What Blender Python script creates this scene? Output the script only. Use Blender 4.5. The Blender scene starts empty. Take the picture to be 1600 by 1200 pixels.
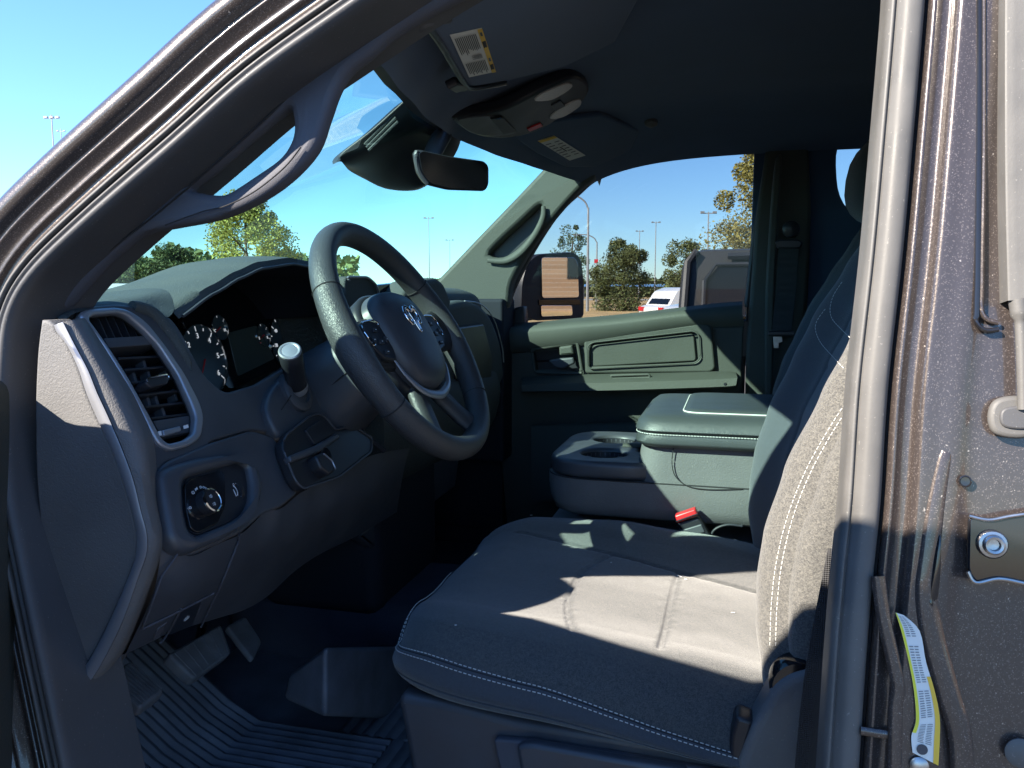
import bpy, bmesh, math, random
from mathutils import Vector, Matrix, noise
random.seed(7)
sc = bpy.context.scene
COL = sc.collection
R = math.radians
# ------------------------------------------------------------------ camera, sky, sun, exposure
# Frame of the place: origin at the eye, X towards the tailgate, Y across to the passenger side, Z up.
FPX, YAW, PIT = 1300.0, R(15), math.atan(150 / 1300.0)
cam = bpy.data.cameras.new('camera'); cam_o = bpy.data.objects.new('camera', cam); COL.objects.link(cam_o)
cam.sensor_width = 36; cam.lens = 36 * FPX / 1600; cam.clip_start = 0.02; cam.clip_end = 3000
cam_o.rotation_euler = (math.pi / 2 - PIT, 0, YAW)
sc.camera = cam_o
SUN = Vector((1.06, 1.13, -1.0)).normalized()          # the way the sunlight travels
EL = math.asin(-SUN.z); AZ = math.atan2(-SUN.x, -SUN.y)
w = bpy.data.worlds.new('World'); sc.world = w; w.use_nodes = True
nt = w.node_tree; bg = nt.nodes['Background']
sky = nt.nodes.new('ShaderNodeTexSky'); sky.sky_type = 'NISHITA'; sky.sun_disc = False
sky.sun_elevation = EL; sky.sun_rotation = AZ; sky.air_density = 1.0; sky.dust_density = 0.0; sky.ozone_density = 3.5
tint = nt.nodes.new('ShaderNodeMix'); tint.data_type = 'RGBA'; tint.blend_type = 'MULTIPLY'; tint.inputs[0].default_value = 1; tint.inputs[7].default_value = (.72, .95, 1.20, 1)
nt.links.new(sky.outputs[0], tint.inputs[6]); nt.links.new(tint.outputs[2], bg.inputs[0]); bg.inputs[1].default_value = 0.068
sl = bpy.data.lights.new('sun', 'SUN'); sl.energy = 3.9; sl.angle = R(0.5); sl.color = (1.0, 0.90, 0.76)
slo = bpy.data.objects.new('sun', sl); COL.objects.link(slo); slo.rotation_euler = SUN.to_track_quat('-Z', 'Y').to_euler(); slo.location = (-30, -33, 27)
sc.view_settings.view_transform = 'Standard'; sc.view_settings.look = 'None'
sc.view_settings.exposure = 2.2; sc.view_settings.gamma = 1.0; sc.view_settings.use_curve_mapping = False
sc.cycles.max_bounces = 10; sc.cycles.transparent_max_bounces = 16; sc.cycles.caustics_reflective = False; sc.cycles.caustics_refractive = False
# ------------------------------------------------------------------ helpers
cF = Vector((-math.sin(YAW), math.cos(YAW), 0)); cR = Vector((math.cos(YAW), math.sin(YAW), 0)); cZ = Vector((0, 0, 1))
cf = cF * math.cos(PIT) - cZ * math.sin(PIT); cu = cF * math.sin(PIT) + cZ * math.cos(PIT)
def ray(px, py): return cf + cR * ((px - 800) / FPX) + cu * ((600 - py) / FPX)
def P(px, py, Y=None, X=None, Z=None, D=None, y0=None, k=0.0):
    d = ray(px, py)
    if D is not None: t = D / math.hypot(d.x, d.y)
    elif y0 is not None: t = y0 / (d.y - k * d.z)
    elif Y is not None: t = Y / d.y
    elif X is not None: t = X / d.x
    else: t = Z / d.z
    return d * t
def lerp(a, b, t): return a + (b - a) * t
def interp(x, tab):
    if x <= tab[0][0]: return tab[0][1]
    for (a, va), (b, vb) in zip(tab, tab[1:]):
        if x <= b:
            t = (x - a) / (b - a); t2 = t * t * (3 - 2 * t) * 0.35 + t * 0.65
            return va + (vb - va) * t2
    return tab[-1][1]
def cat(pts, n=6, closed=False):
    pts = [Vector(p) for p in pts]; m = len(pts); out = []
    rng = range(m if closed else m - 1)
    for i in rng:
        if closed: a, b, c, d = pts[(i - 1) % m], pts[i], pts[(i + 1) % m], pts[(i + 2) % m]
        else: a, b, c, d = pts[max(i - 1, 0)], pts[i], pts[i + 1], pts[min(i + 2, m - 1)]
        for j in range(n):
            t = j / n
            out.append(0.5 * ((2 * b) + (c - a) * t + (2 * a - 5 * b + 4 * c - d) * t * t + (3 * b - a - 3 * c + d) * t ** 3))
    if not closed: out.append(pts[-1].copy())
    return out
def roundpoly(pts, r, n=4):
    pts = [Vector(p) for p in pts]; m = len(pts); out = []
    for i in range(m):
        a, b, c = pts[i - 1], pts[i], pts[(i + 1) % m]
        e1, e2 = a - b, c - b; rr = min(r, e1.length * .48, e2.length * .48)
        p, q = b + e1.normalized() * rr, b + e2.normalized() * rr
        for j in range(n + 1):
            t = j / n; out.append(p * (1 - t) ** 2 + b * 2 * t * (1 - t) + q * t * t)
    return out
def resamp(pts, n):
    pts = [Vector(p) for p in pts]; L_ = [0]
    for a, b in zip(pts, pts[1:]): L_.append(L_[-1] + (b - a).length)
    out = []; j = 0
    for i in range(n):
        s = L_[-1] * i / (n - 1)
        while j < len(pts) - 2 and L_[j + 1] < s: j += 1
        d = L_[j + 1] - L_[j]; out.append(pts[j].lerp(pts[j + 1], (s - L_[j]) / d if d else 0))
    return out
class MB:
    def __init__(s): s.v = []; s.f = []
    def add(s, vs, fs):
        o = len(s.v); s.v += [tuple(v) for v in vs]; s.f += [tuple(i + o for i in f) for f in fs]; return s
    def grid(s, rows, cu=False, cv=False, flip=False):
        n, m = len(rows), len(rows[0]); fs = []
        for i in range(n if cu else n - 1):
            for j in range(m if cv else m - 1):
                q = (i * m + j, i * m + (j + 1) % m, ((i + 1) % n) * m + (j + 1) % m, ((i + 1) % n) * m + j)
                fs.append(q[::-1] if flip else q)
        return s.add([p for r in rows for p in r], fs)
    def loft(s, secs, cap=True):
        m = len(secs[0]); o = len(s.v); s.grid(secs, cv=True)
        if cap:
            s.f.append(tuple(o + j for j in range(m))[::-1]); b = o + (len(secs) - 1) * m; s.f.append(tuple(b + j for j in range(m)))
        return s
    def box(s, c, sz, rot=None):
        c = Vector(c); h = Vector(sz) / 2; M = rot or Matrix.Identity(3)
        vs = [c + M @ Vector((x * h.x, y * h.y, z * h.z)) for x in (-1, 1) for y in (-1, 1) for z in (-1, 1)]
        return s.add(vs, [(0, 1, 3, 2), (4, 6, 7, 5), (0, 4, 5, 1), (2, 3, 7, 6), (0, 2, 6, 4), (1, 5, 7, 3)])
    def tube(s, pts, r, seg=10, closed=False, flat=1.0, up=(0, 0, 1), cap=True):
        pts = [Vector(p) for p in pts]; m = len(pts); secs = []; up = Vector(up); prev = None
        for i, p in enumerate(pts):
            t = (pts[(i + 1) % m] - pts[i - 1]) if closed else pts[min(i + 1, m - 1)] - pts[max(i - 1, 0)]
            t.normalize()
            a = t.cross(up)
            if a.length < 1e-3: a = t.cross(Vector((1, 0, 0.01)))
            a.normalize(); b = a.cross(t); rr = r[i] if isinstance(r, (list, tuple)) else r
            secs.append([p + a * (rr * math.cos(2 * math.pi * k / seg)) + b * (rr * flat * math.sin(2 * math.pi * k / seg)) for k in range(seg)])
        if closed: return s.grid(secs, cu=True, cv=True)
        return s.loft(secs, cap)
    def lathe(s, prof, c, ax, seg=24, cap=True):
        c = Vector(c); ax = Vector(ax).normalized(); a = ax.orthogonal().normalized(); b = ax.cross(a)
        secs = [[c + ax * h + (a * math.cos(2 * math.pi * k / seg) + b * math.sin(2 * math.pi * k / seg)) * max(r, 1e-5) for k in range(seg)] for r, h in prof]
        return s.loft(secs, cap)
def finish(o, sharp=40):
    me = o.data
    for p in me.polygons: p.use_smooth = True
    me.set_sharp_from_angle(angle=R(sharp))
def obj(name, mb, mat, parent=None, sharp=40, sub=0, bev=0, solid=0, fix=True):
    me = bpy.data.meshes.new(name); me.from_pydata(mb.v, [], mb.f); 
    if fix:
        bm = bmesh.new(); bm.from_mesh(me); bmesh.ops.recalc_face_normals(bm, faces=bm.faces); bm.to_mesh(me); bm.free()
    me.materials.append(mat)
    o = bpy.data.objects.new(name, me); COL.objects.link(o)
    if parent is not None: attach(o, parent)
    if solid: m = o.modifiers.new('solid', 'SOLIDIFY'); m.thickness = solid; m.offset = -1
    if bev: m = o.modifiers.new('bev', 'BEVEL'); m.width = bev; m.segments = 3; m.limit_method = 'ANGLE'; m.angle_limit = R(35)
    if sub: m = o.modifiers.new('sub', 'SUBSURF'); m.levels = sub; m.render_levels = sub
    if bev: o.data.polygons.foreach_set('use_smooth', [True] * len(o.data.polygons)); m = o.modifiers.new('wn', 'WEIGHTED_NORMAL'); m.keep_sharp = False
    else: finish(o, sharp if not sub else 180)
    return o
def attach(o, parent):
    o.parent = parent
    if parent.type == 'EMPTY' and not parent.get('local'): o.location = -parent.location
def thing(name, label, catg, loc=(0, 0, 0), group=None, local=False):
    e = bpy.data.objects.new(name, None); COL.objects.link(e); e.empty_display_size = .05; e.location = loc
    e['label'] = label; e['category'] = catg
    if local: e['local'] = 1
    if group: e['group'] = group
    return e
def tag(o, label, catg, group=None, kind=None):
    o['label'] = label; o['category'] = catg
    if group: o['group'] = group
    if kind: o['kind'] = kind
    return o
def part_label(o, label): o['label'] = label; return o
def frame_of(pts, normal=None):
    c = sum(pts, Vector()) / len(pts); n = Vector()
    for a, b in zip(pts, pts[1:] + pts[:1]): n += (a - c).cross(b - c)
    n.normalize()
    ref = Vector(normal) if normal is not None else -c      # towards the eye by default
    if n.dot(ref) < 0: n = -n
    x = cR - n * cR.dot(n)
    if x.length < .2: x = cZ - n * cZ.dot(n)
    x.normalize(); y = n.cross(x)
    return c, x, y, n
def curve_mesh(name, loops, ext, bevel, res=2):
    cu_ = bpy.data.curves.new(name, 'CURVE'); cu_.dimensions = '2D'; cu_.fill_mode = 'BOTH'
    cu_.extrude = max(ext - bevel, 0); cu_.bevel_depth = bevel; cu_.bevel_resolution = res; cu_.offset = -bevel
    for lp in loops:
        s = cu_.splines.new('POLY'); s.points.add(len(lp) - 1); s.use_cyclic_u = True
        for q, (x, y) in zip(s.points, lp): q.co = (x, y, 0, 1)
    t = bpy.data.objects.new('tmp', cu_); COL.objects.link(t)
    dg = bpy.context.evaluated_depsgraph_get(); me = bpy.data.meshes.new_from_object(t.evaluated_get(dg)); 
    bpy.data.objects.remove(t); bpy.data.curves.remove(cu_)
    return me
def plate(name, pts, thick, bevel, mat, parent=None, holes=(), back=True, normal=None, lift=0.0, res=2, fr=None):
    """a slab with rounded rims: its front face lies in the plane of pts, its depth goes back from there"""
    pts = [Vector(p) for p in pts]; c, x, y, n = fr or frame_of(pts, normal)
    def loc(l): return [((p - c).dot(x), (p - c).dot(y)) for p in map(Vector, l)]
    me = curve_mesh(name, [loc(pts)] + [loc(h) for h in holes], thick / 2, bevel, res)
    M = Matrix((x, y, n)).transposed().to_4x4(); M.translation = c + n * (lift - thick / 2)
    me.transform(M); me.name = name; me.materials.clear(); me.materials.append(mat)
    o = bpy.data.objects.new(name, me); COL.objects.link(o)
    if parent is not None: attach(o, parent)
    finish(o, 50); return o
def ptext(name, s, c, x, y, size, mat, parent=None, depth=.0004):
    """flat lettering at c, baseline along x, up along y"""
    cu_ = bpy.data.curves.new(name, 'FONT'); cu_.body = s; cu_.size = size; cu_.align_x = 'CENTER'; cu_.align_y = 'CENTER'; cu_.extrude = depth
    t = bpy.data.objects.new('tmp', cu_); COL.objects.link(t); dg = bpy.context.evaluated_depsgraph_get()
    me = bpy.data.meshes.new_from_object(t.evaluated_get(dg)); bpy.data.objects.remove(t)
    x = Vector(x).normalized(); y = Vector(y); y = (y - x * y.dot(x)).normalized(); n = x.cross(y)
    M = Matrix((x, y, n)).transposed().to_4x4(); M.translation = Vector(c); me.transform(M); me.materials.clear(); me.materials.append(mat)
    o = bpy.data.objects.new(name, me); COL.objects.link(o)
    if parent is not None: attach(o, parent)
    return o
# ------------------------------------------------------------------ materials
def mat(name, col, rough=.5, metal=0.0, spec=.5, bumps=(), coat=0, var=0.0, varscale=8.0, sheen=0, dust=0.0, emit=0):
    m = bpy.data.materials.new(name); m.use_nodes = True; t = m.node_tree; b = t.nodes['Principled BSDF']; N = t.nodes.new; L = t.links.new
    b.inputs['Base Color'].default_value = (*col, 1); b.inputs['Roughness'].default_value = rough; b.inputs['Metallic'].default_value = metal
    b.inputs['Specular IOR Level'].default_value = spec; b.inputs['Coat Weight'].default_value = coat; b.inputs['Coat Roughness'].default_value = .06
    b.inputs['Sheen Weight'].default_value = sheen; b.inputs['Sheen Roughness'].default_value = .5
    if emit: b.inputs['Emission Color'].default_value = (*col, 1); b.inputs['Emission Strength'].default_value = emit
    tc = N('ShaderNodeTexCoord')
    if var:
        nz = N('ShaderNodeTexNoise'); nz.inputs['Scale'].default_value = varscale; nz.inputs['Detail'].default_value = 6; L(tc.outputs['Object'], nz.inputs['Vector'])
        r = N('ShaderNodeMapRange'); r.inputs[1].default_value = .3; r.inputs[2].default_value = .7; r.inputs[3].default_value = 1 - var; r.inputs[4].default_value = 1 + var; L(nz.outputs[0], r.inputs[0])
        mx = N('ShaderNodeMix'); mx.data_type = 'RGBA'; mx.blend_type = 'MULTIPLY'; mx.inputs[0].default_value = 1; mx.inputs[6].default_value = (*col, 1); L(r.outputs[0], mx.inputs[7]); L(mx.outputs[2], b.inputs['Base Color'])
        rr = N('ShaderNodeMapRange'); rr.inputs[1].default_value = .3; rr.inputs[2].default_value = .7; rr.inputs[3].default_value = max(rough - .07, .02); rr.inputs[4].default_value = min(rough + .07, 1); L(nz.outputs[0], rr.inputs[0]); L(rr.outputs[0], b.inputs['Roughness'])
        if dust:
            dz = N('ShaderNodeTexNoise'); dz.inputs['Scale'].default_value = 420; dz.inputs['Detail'].default_value = 2; L(tc.outputs['Object'], dz.inputs['Vector'])
            dr = N('ShaderNodeMapRange'); dr.inputs[1].default_value = .69; dr.inputs[2].default_value = .74; L(dz.outputs[0], dr.inputs[0])
            dm = N('ShaderNodeMath'); dm.operation = 'MULTIPLY'; dm.inputs[1].default_value = dust; L(dr.outputs[0], dm.inputs[0])
            m2 = N('ShaderNodeMix'); m2.data_type = 'RGBA'; m2.inputs[7].default_value = (.45, .42, .38, 1); L(dm.outputs[0], m2.inputs[0]); L(mx.outputs[2], m2.inputs[6]); L(m2.outputs[2], b.inputs['Base Color'])
    prev = None
    for kind, scale, strength, dist in bumps:
        if kind == 'grain':
            v = N('ShaderNodeTexVoronoi'); v.feature = 'SMOOTH_F1'; v.inputs['Scale'].default_value = scale; v.inputs['Smoothness'].default_value = .35
            wz = N('ShaderNodeTexNoise'); wz.inputs['Scale'].default_value = scale * .35; L(tc.outputs['Object'], wz.inputs['Vector'])
            wm = N('ShaderNodeMix'); wm.data_type = 'VECTOR'; wm.inputs[0].default_value = .012; L(tc.outputs['Object'], wm.inputs[4]); L(wz.outputs['Color'], wm.inputs[5]); L(wm.outputs[1], v.inputs['Vector'])
            src = v.outputs['Distance']; inv = True
        elif kind == 'noise':
            v = N('ShaderNodeTexNoise'); v.inputs['Scale'].default_value = scale; v.inputs['Detail'].default_value = 4; L(tc.outputs['Object'], v.inputs['Vector']); src = v.outputs[0]; inv = False
        elif kind == 'weave':
            sx = N('ShaderNodeSeparateXYZ'); L(tc.outputs['Object'], sx.inputs[0]); ss = []
            for ax in (0, 1, 2):
                mm = N('ShaderNodeMath'); mm.operation = 'MULTIPLY'; mm.inputs[1].default_value = scale; L(sx.outputs[ax], mm.inputs[0])
                s2 = N('ShaderNodeMath'); s2.operation = 'SINE'; L(mm.outputs[0], s2.inputs[0]); ss.append(s2)
            a = N('ShaderNodeMath'); a.operation = 'ADD'; L(ss[0].outputs[0], a.inputs[0]); L(ss[2].outputs[0], a.inputs[1])
            m3 = N('ShaderNodeMath'); m3.operation = 'MULTIPLY'; L(a.outputs[0], m3.inputs[0]); L(ss[1].outputs[0], m3.inputs[1]); 
            m4 = N('ShaderNodeMath'); m4.operation = 'ADD'; L(m3.outputs[0], m4.inputs[0]); L(a.outputs[0], m4.inputs[1]); src = m4.outputs[0]; inv = False
        bp = N('ShaderNodeBump'); bp.invert = inv; bp.inputs['Strength'].default_value = strength; bp.inputs['Distance'].default_value = dist; L(src, bp.inputs['Height'])
        if prev is not None: L(prev.outputs[0], bp.inputs['Normal'])
        prev = bp
    if prev is not None: L(prev.outputs[0], b.inputs['Normal'])
    return m
def fabric(name, c1, c2, scale, bump):
    """woven cloth: two yarn colours mixed thread by thread"""
    m = mat(name, c1, .92, spec=.15, sheen=.35); t = m.node_tree; b = t.nodes['Principled BSDF']; N = t.nodes.new; L = t.links.new
    tc = N('ShaderNodeTexCoord'); mp = N('ShaderNodeMapping'); mp.inputs['Scale'].default_value = (1, 1.0, 1); L(tc.outputs['Object'], mp.inputs[0])
    v = N('ShaderNodeTexVoronoi'); v.inputs['Scale'].default_value = scale; L(mp.outputs[0], v.inputs['Vector'])
    nz = N('ShaderNodeTexNoise'); nz.inputs['Scale'].default_value = scale * .6; nz.inputs['Detail'].default_value = 3; L(mp.outputs[0], nz.inputs['Vector'])
    big = N('ShaderNodeTexNoise'); big.inputs['Scale'].default_value = 260; big.inputs['Detail'].default_value = 2; L(tc.outputs['Object'], big.inputs['Vector'])
    sp = N('ShaderNodeSeparateColor'); L(v.outputs['Color'], sp.inputs[0])
    a = N('ShaderNodeMath'); a.operation = 'ADD'; L(sp.outputs[0], a.inputs[0]); L(nz.outputs[0], a.inputs[1])
    a2 = N('ShaderNodeMath'); a2.operation = 'ADD'; L(a.outputs[0], a2.inputs[0]); L(big.outputs[0], a2.inputs[1])
    r = N('ShaderNodeMapRange'); r.inputs[1].default_value = .9; r.inputs[2].default_value = 2.1; L(a2.outputs[0], r.inputs[0])
    mx = N('ShaderNodeMix'); mx.data_type = 'RGBA'; mx.inputs[6].default_value = (*c1, 1); mx.inputs[7].default_value = (*c2, 1); L(r.outputs[0], mx.inputs[0]); L(mx.outputs[2], b.inputs['Base Color'])
    bp = N('ShaderNodeBump'); bp.inputs['Strength'].default_value = bump; bp.inputs['Distance'].default_value = .0008; L(v.outputs['Distance'], bp.inputs['Height']); L(bp.outputs[0], b.inputs['Normal'])
    return m
def flake_paint(name, col):
    m = mat(name, col, .36, metal=.30, spec=.4, coat=.8); t = m.node_tree; b = t.nodes['Principled BSDF']; N = t.nodes.new; L = t.links.new
    tc = N('ShaderNodeTexCoord'); v = N('ShaderNodeTexVoronoi'); v.inputs['Scale'].default_value = 1500; L(tc.outputs['Object'], v.inputs['Vector'])
    sp = N('ShaderNodeSeparateColor'); L(v.outputs['Color'], sp.inputs[0])
    r = N('ShaderNodeMapRange'); r.inputs[1].default_value = .84; r.inputs[2].default_value = 1.0; L(sp.outputs[0], r.inputs[0])
    dz = N('ShaderNodeTexNoise'); dz.inputs['Scale'].default_value = 330; dz.inputs['Detail'].default_value = 1; L(tc.outputs['Object'], dz.inputs['Vector'])
    dr = N('ShaderNodeMapRange'); dr.inputs[1].default_value = .75; dr.inputs[2].default_value = .80; L(dz.outputs[0], dr.inputs[0])
    mx = N('ShaderNodeMix'); mx.data_type = 'RGBA'; mx.inputs[6].default_value = (*col, 1); mx.inputs[7].default_value = (.15, .125, .115, 1); L(r.outputs[0], mx.inputs[0])
    m2 = N('ShaderNodeMix'); m2.data_type = 'RGBA'; m2.inputs[7].default_value = (.34, .30, .27, 1); L(dr.outputs[0], m2.inputs[0]); L(mx.outputs[2], m2.inputs[6]); L(m2.outputs[2], b.inputs['Base Color'])
    # each flake tips its own way
    vm = N('ShaderNodeVectorMath'); vm.operation = 'SUBTRACT'; vm.inputs[1].default_value = (.5, .5, .5); L(v.outputs['Color'], vm.inputs[0])
    vs = N('ShaderNodeVectorMath'); vs.operation = 'SCALE'; vs.inputs['Scale'].default_value = .10; L(vm.outputs[0], vs.inputs[0])
    g = N('ShaderNodeNewGeometry'); va = N('ShaderNodeVectorMath'); L(g.outputs['Normal'], va.inputs[0]); L(vs.outputs[0], va.inputs[1])
    vn = N('ShaderNodeVectorMath'); vn.operation = 'NORMALIZE'; L(va.outputs[0], vn.inputs[0]); L(vn.outputs[0], b.inputs['Normal'])
    return m
def glass(name, tint, refl=1.0, dirt=0.0):
    """a thin pane: it lets light through with its tint and mirrors by Fresnel; a little dried dust"""
    m = bpy.data.materials.new(name); m.use_nodes = True; t = m.node_tree; t.nodes.clear(); N = t.nodes.new; L = t.links.new
    o = N('ShaderNodeOutputMaterial'); tr = N('ShaderNodeBsdfTransparent'); tr.inputs[0].default_value = (*tint, 1)
    gl = N('ShaderNodeBsdfGlossy'); gl.inputs['Roughness'].default_value = .01
    gm = N('ShaderNodeNewGeometry'); dp = N('ShaderNodeVectorMath'); dp.operation = 'DOT_PRODUCT'; L(gm.outputs['Normal'], dp.inputs[0]); L(gm.outputs['Incoming'], dp.inputs[1])
    ab = N('ShaderNodeMath'); ab.operation = 'ABSOLUTE'; L(dp.outputs['Value'], ab.inputs[0])
    om = N('ShaderNodeMath'); om.operation = 'SUBTRACT'; om.inputs[0].default_value = 1; L(ab.outputs[0], om.inputs[1])
    pw = N('ShaderNodeMath'); pw.operation = 'POWER'; pw.inputs[1].default_value = 5; L(om.outputs[0], pw.inputs[0])
    mm = N('ShaderNodeMath'); mm.operation = 'MULTIPLY_ADD'; mm.inputs[1].default_value = .9 * refl; mm.inputs[2].default_value = .05 * refl; L(pw.outputs[0], mm.inputs[0])
    mx = N('ShaderNodeMixShader'); L(mm.outputs[0], mx.inputs[0]); L(tr.outputs[0], mx.inputs[1]); L(gl.outputs[0], mx.inputs[2]); out = mx
    if dirt:
        tc = N('ShaderNodeTexCoord'); nz = N('ShaderNodeTexNoise'); nz.inputs['Scale'].default_value = 9; nz.inputs['Detail'].default_value = 8; L(tc.outputs['Object'], nz.inputs['Vector'])
        r = N('ShaderNodeMapRange'); r.inputs[1].default_value = .35; r.inputs[2].default_value = .8; r.inputs[3].default_value = 0; r.inputs[4].default_value = dirt; L(nz.outputs[0], r.inputs[0])
        df = N('ShaderNodeBsdfDiffuse'); df.inputs[0].default_value = (.6, .6, .58, 1)
        m2 = N('ShaderNodeMixShader'); L(r.outputs[0], m2.inputs[0]); L(mx.outputs[0], m2.inputs[1]); L(df.outputs[0], m2.inputs[2]); out = m2
    L(out.outputs[0], o.inputs[0]); return m
M = {}
M['dash'] = mat('dash_plastic', (.132, .132, .136), .62, spec=.35, bumps=(('grain', 420, .35, .0010),), var=.08, varscale=14, dust=.25)
M['dash_soft'] = mat('soft_dash_pad', (.070, .080, .080), .68, spec=.3, bumps=(('grain', 520, .5, .0012),), var=.08, varscale=10, dust=.4)
M['plastic'] = mat('smooth_plastic', (.060, .064, .075), .42, spec=.55, bumps=(('noise', 900, .06, .0006),), var=.1, varscale=20)
M['black'] = mat('black_plastic', (.020, .022, .028), .42, spec=.5, bumps=(('noise', 700, .05, .0006),), var=.15)
M['deep'] = mat('dark_cavity_plastic', (.020, .023, .032), .8, spec=.2)
M['gloss'] = mat('gloss_black', (.012, .012, .014), .12, spec=.6)
M["door"] = mat("door_plastic", (.058, .063, .055), .6, spec=.35, bumps=(('grain', 480, .35, .001),), var=.07, varscale=9)
M['pillar'] = mat('pillar_trim_plastic', (.085, .087, .105), .65, spec=.3, bumps=(('grain', 700, .25, .0008),), var=.05)
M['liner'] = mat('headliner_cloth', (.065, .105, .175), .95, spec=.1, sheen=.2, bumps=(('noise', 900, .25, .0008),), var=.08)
M['satin'] = mat('satin_silver_trim', (.36, .375, .42), .38, metal=.6, bumps=(('noise', 1500, .03, .0004),), var=.05)
M['chrome'] = mat('chrome', (.75, .75, .76), .08, metal=1)
M['steel'] = mat('dull_steel', (.42, .41, .40), .35, metal=1, var=.2, varscale=60)
M['rubber'] = mat('weatherstrip_rubber', (.100, .097, .094), .55, spec=.4, bumps=(('noise', 500, .1, .001),), var=.12, varscale=30, dust=.2)
M['rubber_dark'] = mat('dark_rubber', (.070, .070, .074), .5, spec=.4, bumps=(('noise', 400, .12, .001),), var=.15, dust=.2)
M['paint'] = flake_paint('brown_metallic_paint', (.050, .040, .037))
M['leather'] = mat('wheel_leather', (.054, .056, .060), .40, spec=.55, bumps=(('grain', 620, .45, .0009),), var=.08, varscale=12)
M['armrest'] = mat('armrest_vinyl', (.050, .058, .062), .42, spec=.5, bumps=(('grain', 700, .3, .0007),), var=.06)
M['cloth'] = fabric('seat_insert_cloth', (.044, .049, .057), (.112, .113, .108), 1300, .45)
M['cloth_side'] = fabric('seat_bolster_cloth', (.062, .062, .062), (.145, .141, .130), 850, .6)
M['cloth_dark'] = fabric('seat_panel_cloth', (.058, .065, .078), (.080, .087, .100), 1800, .4)
M['seam'] = mat('dark_seam_thread', (.02, .02, .022), .9)  # near-black for seams, creases, cut lines and wheel stitching
M['thread'] = mat('pale_thread', (.62, .62, .60), .8)
M['mat_rubber'] = mat('floor_mat_rubber', (.15, .16, .19), .5, spec=.4, bumps=(('noise', 120, .15, .002),), var=.25, varscale=18, dust=.5)
M['carpet'] = mat('carpet', (.07, .08, .11), .98, spec=.05, bumps=(('noise', 500, .8, .002),), var=.2)
M['label'] = mat('label_paper', (.74, .73, .69), .55, var=.04)
M['yellow'] = mat('label_yellow', (.80, .50, .05), .55)
M['lime'] = mat('label_lime', (.75, .70, .05), .5)
M['ink'] = mat('label_ink', (.06, .06, .07), .6)
M['print_grey'] = mat('print_grey', (.22, .22, .23), .6)
M['white'] = mat('white_print', (.75, .76, .78), .5)
M['red'] = mat('red_plastic', (.62, .03, .035), .35, var=.05)
M['lens'] = mat('lamp_lens', (.66, .60, .57), .15, spec=.7, bumps=(('noise', 260, .5, .003),))
M['belt'] = mat('belt_webbing', (.050, .050, .053), .8, spec=.2, bumps=(('weave', 3200, .5, .0006),))
M['windshield'] = glass('windshield_glass', (.50, .75, .72), 1.0, .004)
M['side_glass'] = glass('tinted_side_glass', (.56, .575, .585), .2, 0)
M['dark_glass'] = glass('dark_tinted_glass', (.10, .12, .14), 1.0)
M['mirror'] = mat('mirror_glass', (.85, .86, .88), .015, metal=1)
def brick_wall():
    m = mat('tan_brick_wall', (.36, .24, .15), .9); t = m.node_tree; b = t.nodes['Principled BSDF']; N = t.nodes.new; L = t.links.new
    tc = N('ShaderNodeTexCoord'); mp = N('ShaderNodeMapping'); mp.inputs['Rotation'].default_value = (math.pi / 2, 0, math.pi / 2); L(tc.outputs['Object'], mp.inputs[0])
    k = N('ShaderNodeTexBrick'); k.inputs['Scale'].default_value = 1.6; k.inputs['Color1'].default_value = (.40, .27, .17, 1); k.inputs['Color2'].default_value = (.27, .17, .10, 1); k.inputs['Mortar'].default_value = (.45, .40, .33, 1)
    L(mp.outputs[0], k.inputs['Vector']); L(k.outputs['Color'], b.inputs['Base Color']); return m
M['pedal'] = mat('pedal_rubber', (.17, .175, .19), .5, spec=.4, bumps=(('noise', 300, .15, .001),), var=.2, varscale=40)
M['gauge_print'] = mat('gauge_print_added_glow', (.75, .80, .85), .5, emit=.12)  # gauges are off; faint glow added to lift the print in the dark cluster
M['dial'] = mat('gauge_dial', (.075, .105, .120), .3, spec=.6)
M['display'] = mat('cluster_display', (.10, .115, .10), .15, spec=.7)
# ================================================================== the truck's cab shell
GZ = -1.66                                                   # the ground, below the eye
truck = thing('pickup_truck', 'dark brown metallic pickup truck cab seen through its open driver doorway', 'pickup truck', (0, 1.4, GZ))
K = .14
Y0 = .655
def DP(px, py, y0=Y0): return P(px, py, y0=y0, k=K)
NB = Vector((0, -1, K)).normalized()
def sweep(path, prof, nrm=NB):
    """carry a cross-section (inward, outward) along a path in the plane of the door opening"""
    secs = []; m = len(path)
    for i, p in enumerate(path):
        t = (path[min(i + 1, m - 1)] - path[max(i - 1, 0)]).normalized(); b = t.cross(nrm).normalized(); n = b.cross(t)
        secs.append([p + b * x + n * y for x, y in prof])
    return secs
A_PX = [(118, 1370), (84, 1200), (40, 990), (14, 864), (-6, 760), (-14, 660), (-12, 570), (0, 487), (38, 416), (122, 332), (266, 206), (385, 101), (525, 0), (640, -78), (760, -150), (900, -225), (1050, -290), (1200, -325), (1330, -318)]
B_PX = [(1424, -150), (1421, -60), (1419, 0), (1402, 200), (1384, 400), (1362, 600), (1350, 780), (1338, 900), (1328, 1020), (1316, 1200), (1306, 1350)]
pa = cat([DP(*p) for p in A_PX], 5); pb = cat([DP(*p) for p in B_PX], 6)
def ribbon(name, path, prof, m, sharp=55, parent=truck, cv=False):
    mb = MB(); mb.grid(sweep(path, prof), cv=cv); return obj(name, mb, m, parent, sharp)
def smoothprof(p, n=4): return [(v.x, v.y) for v in cat([(a, b, 0) for a, b in p], n)]
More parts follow.
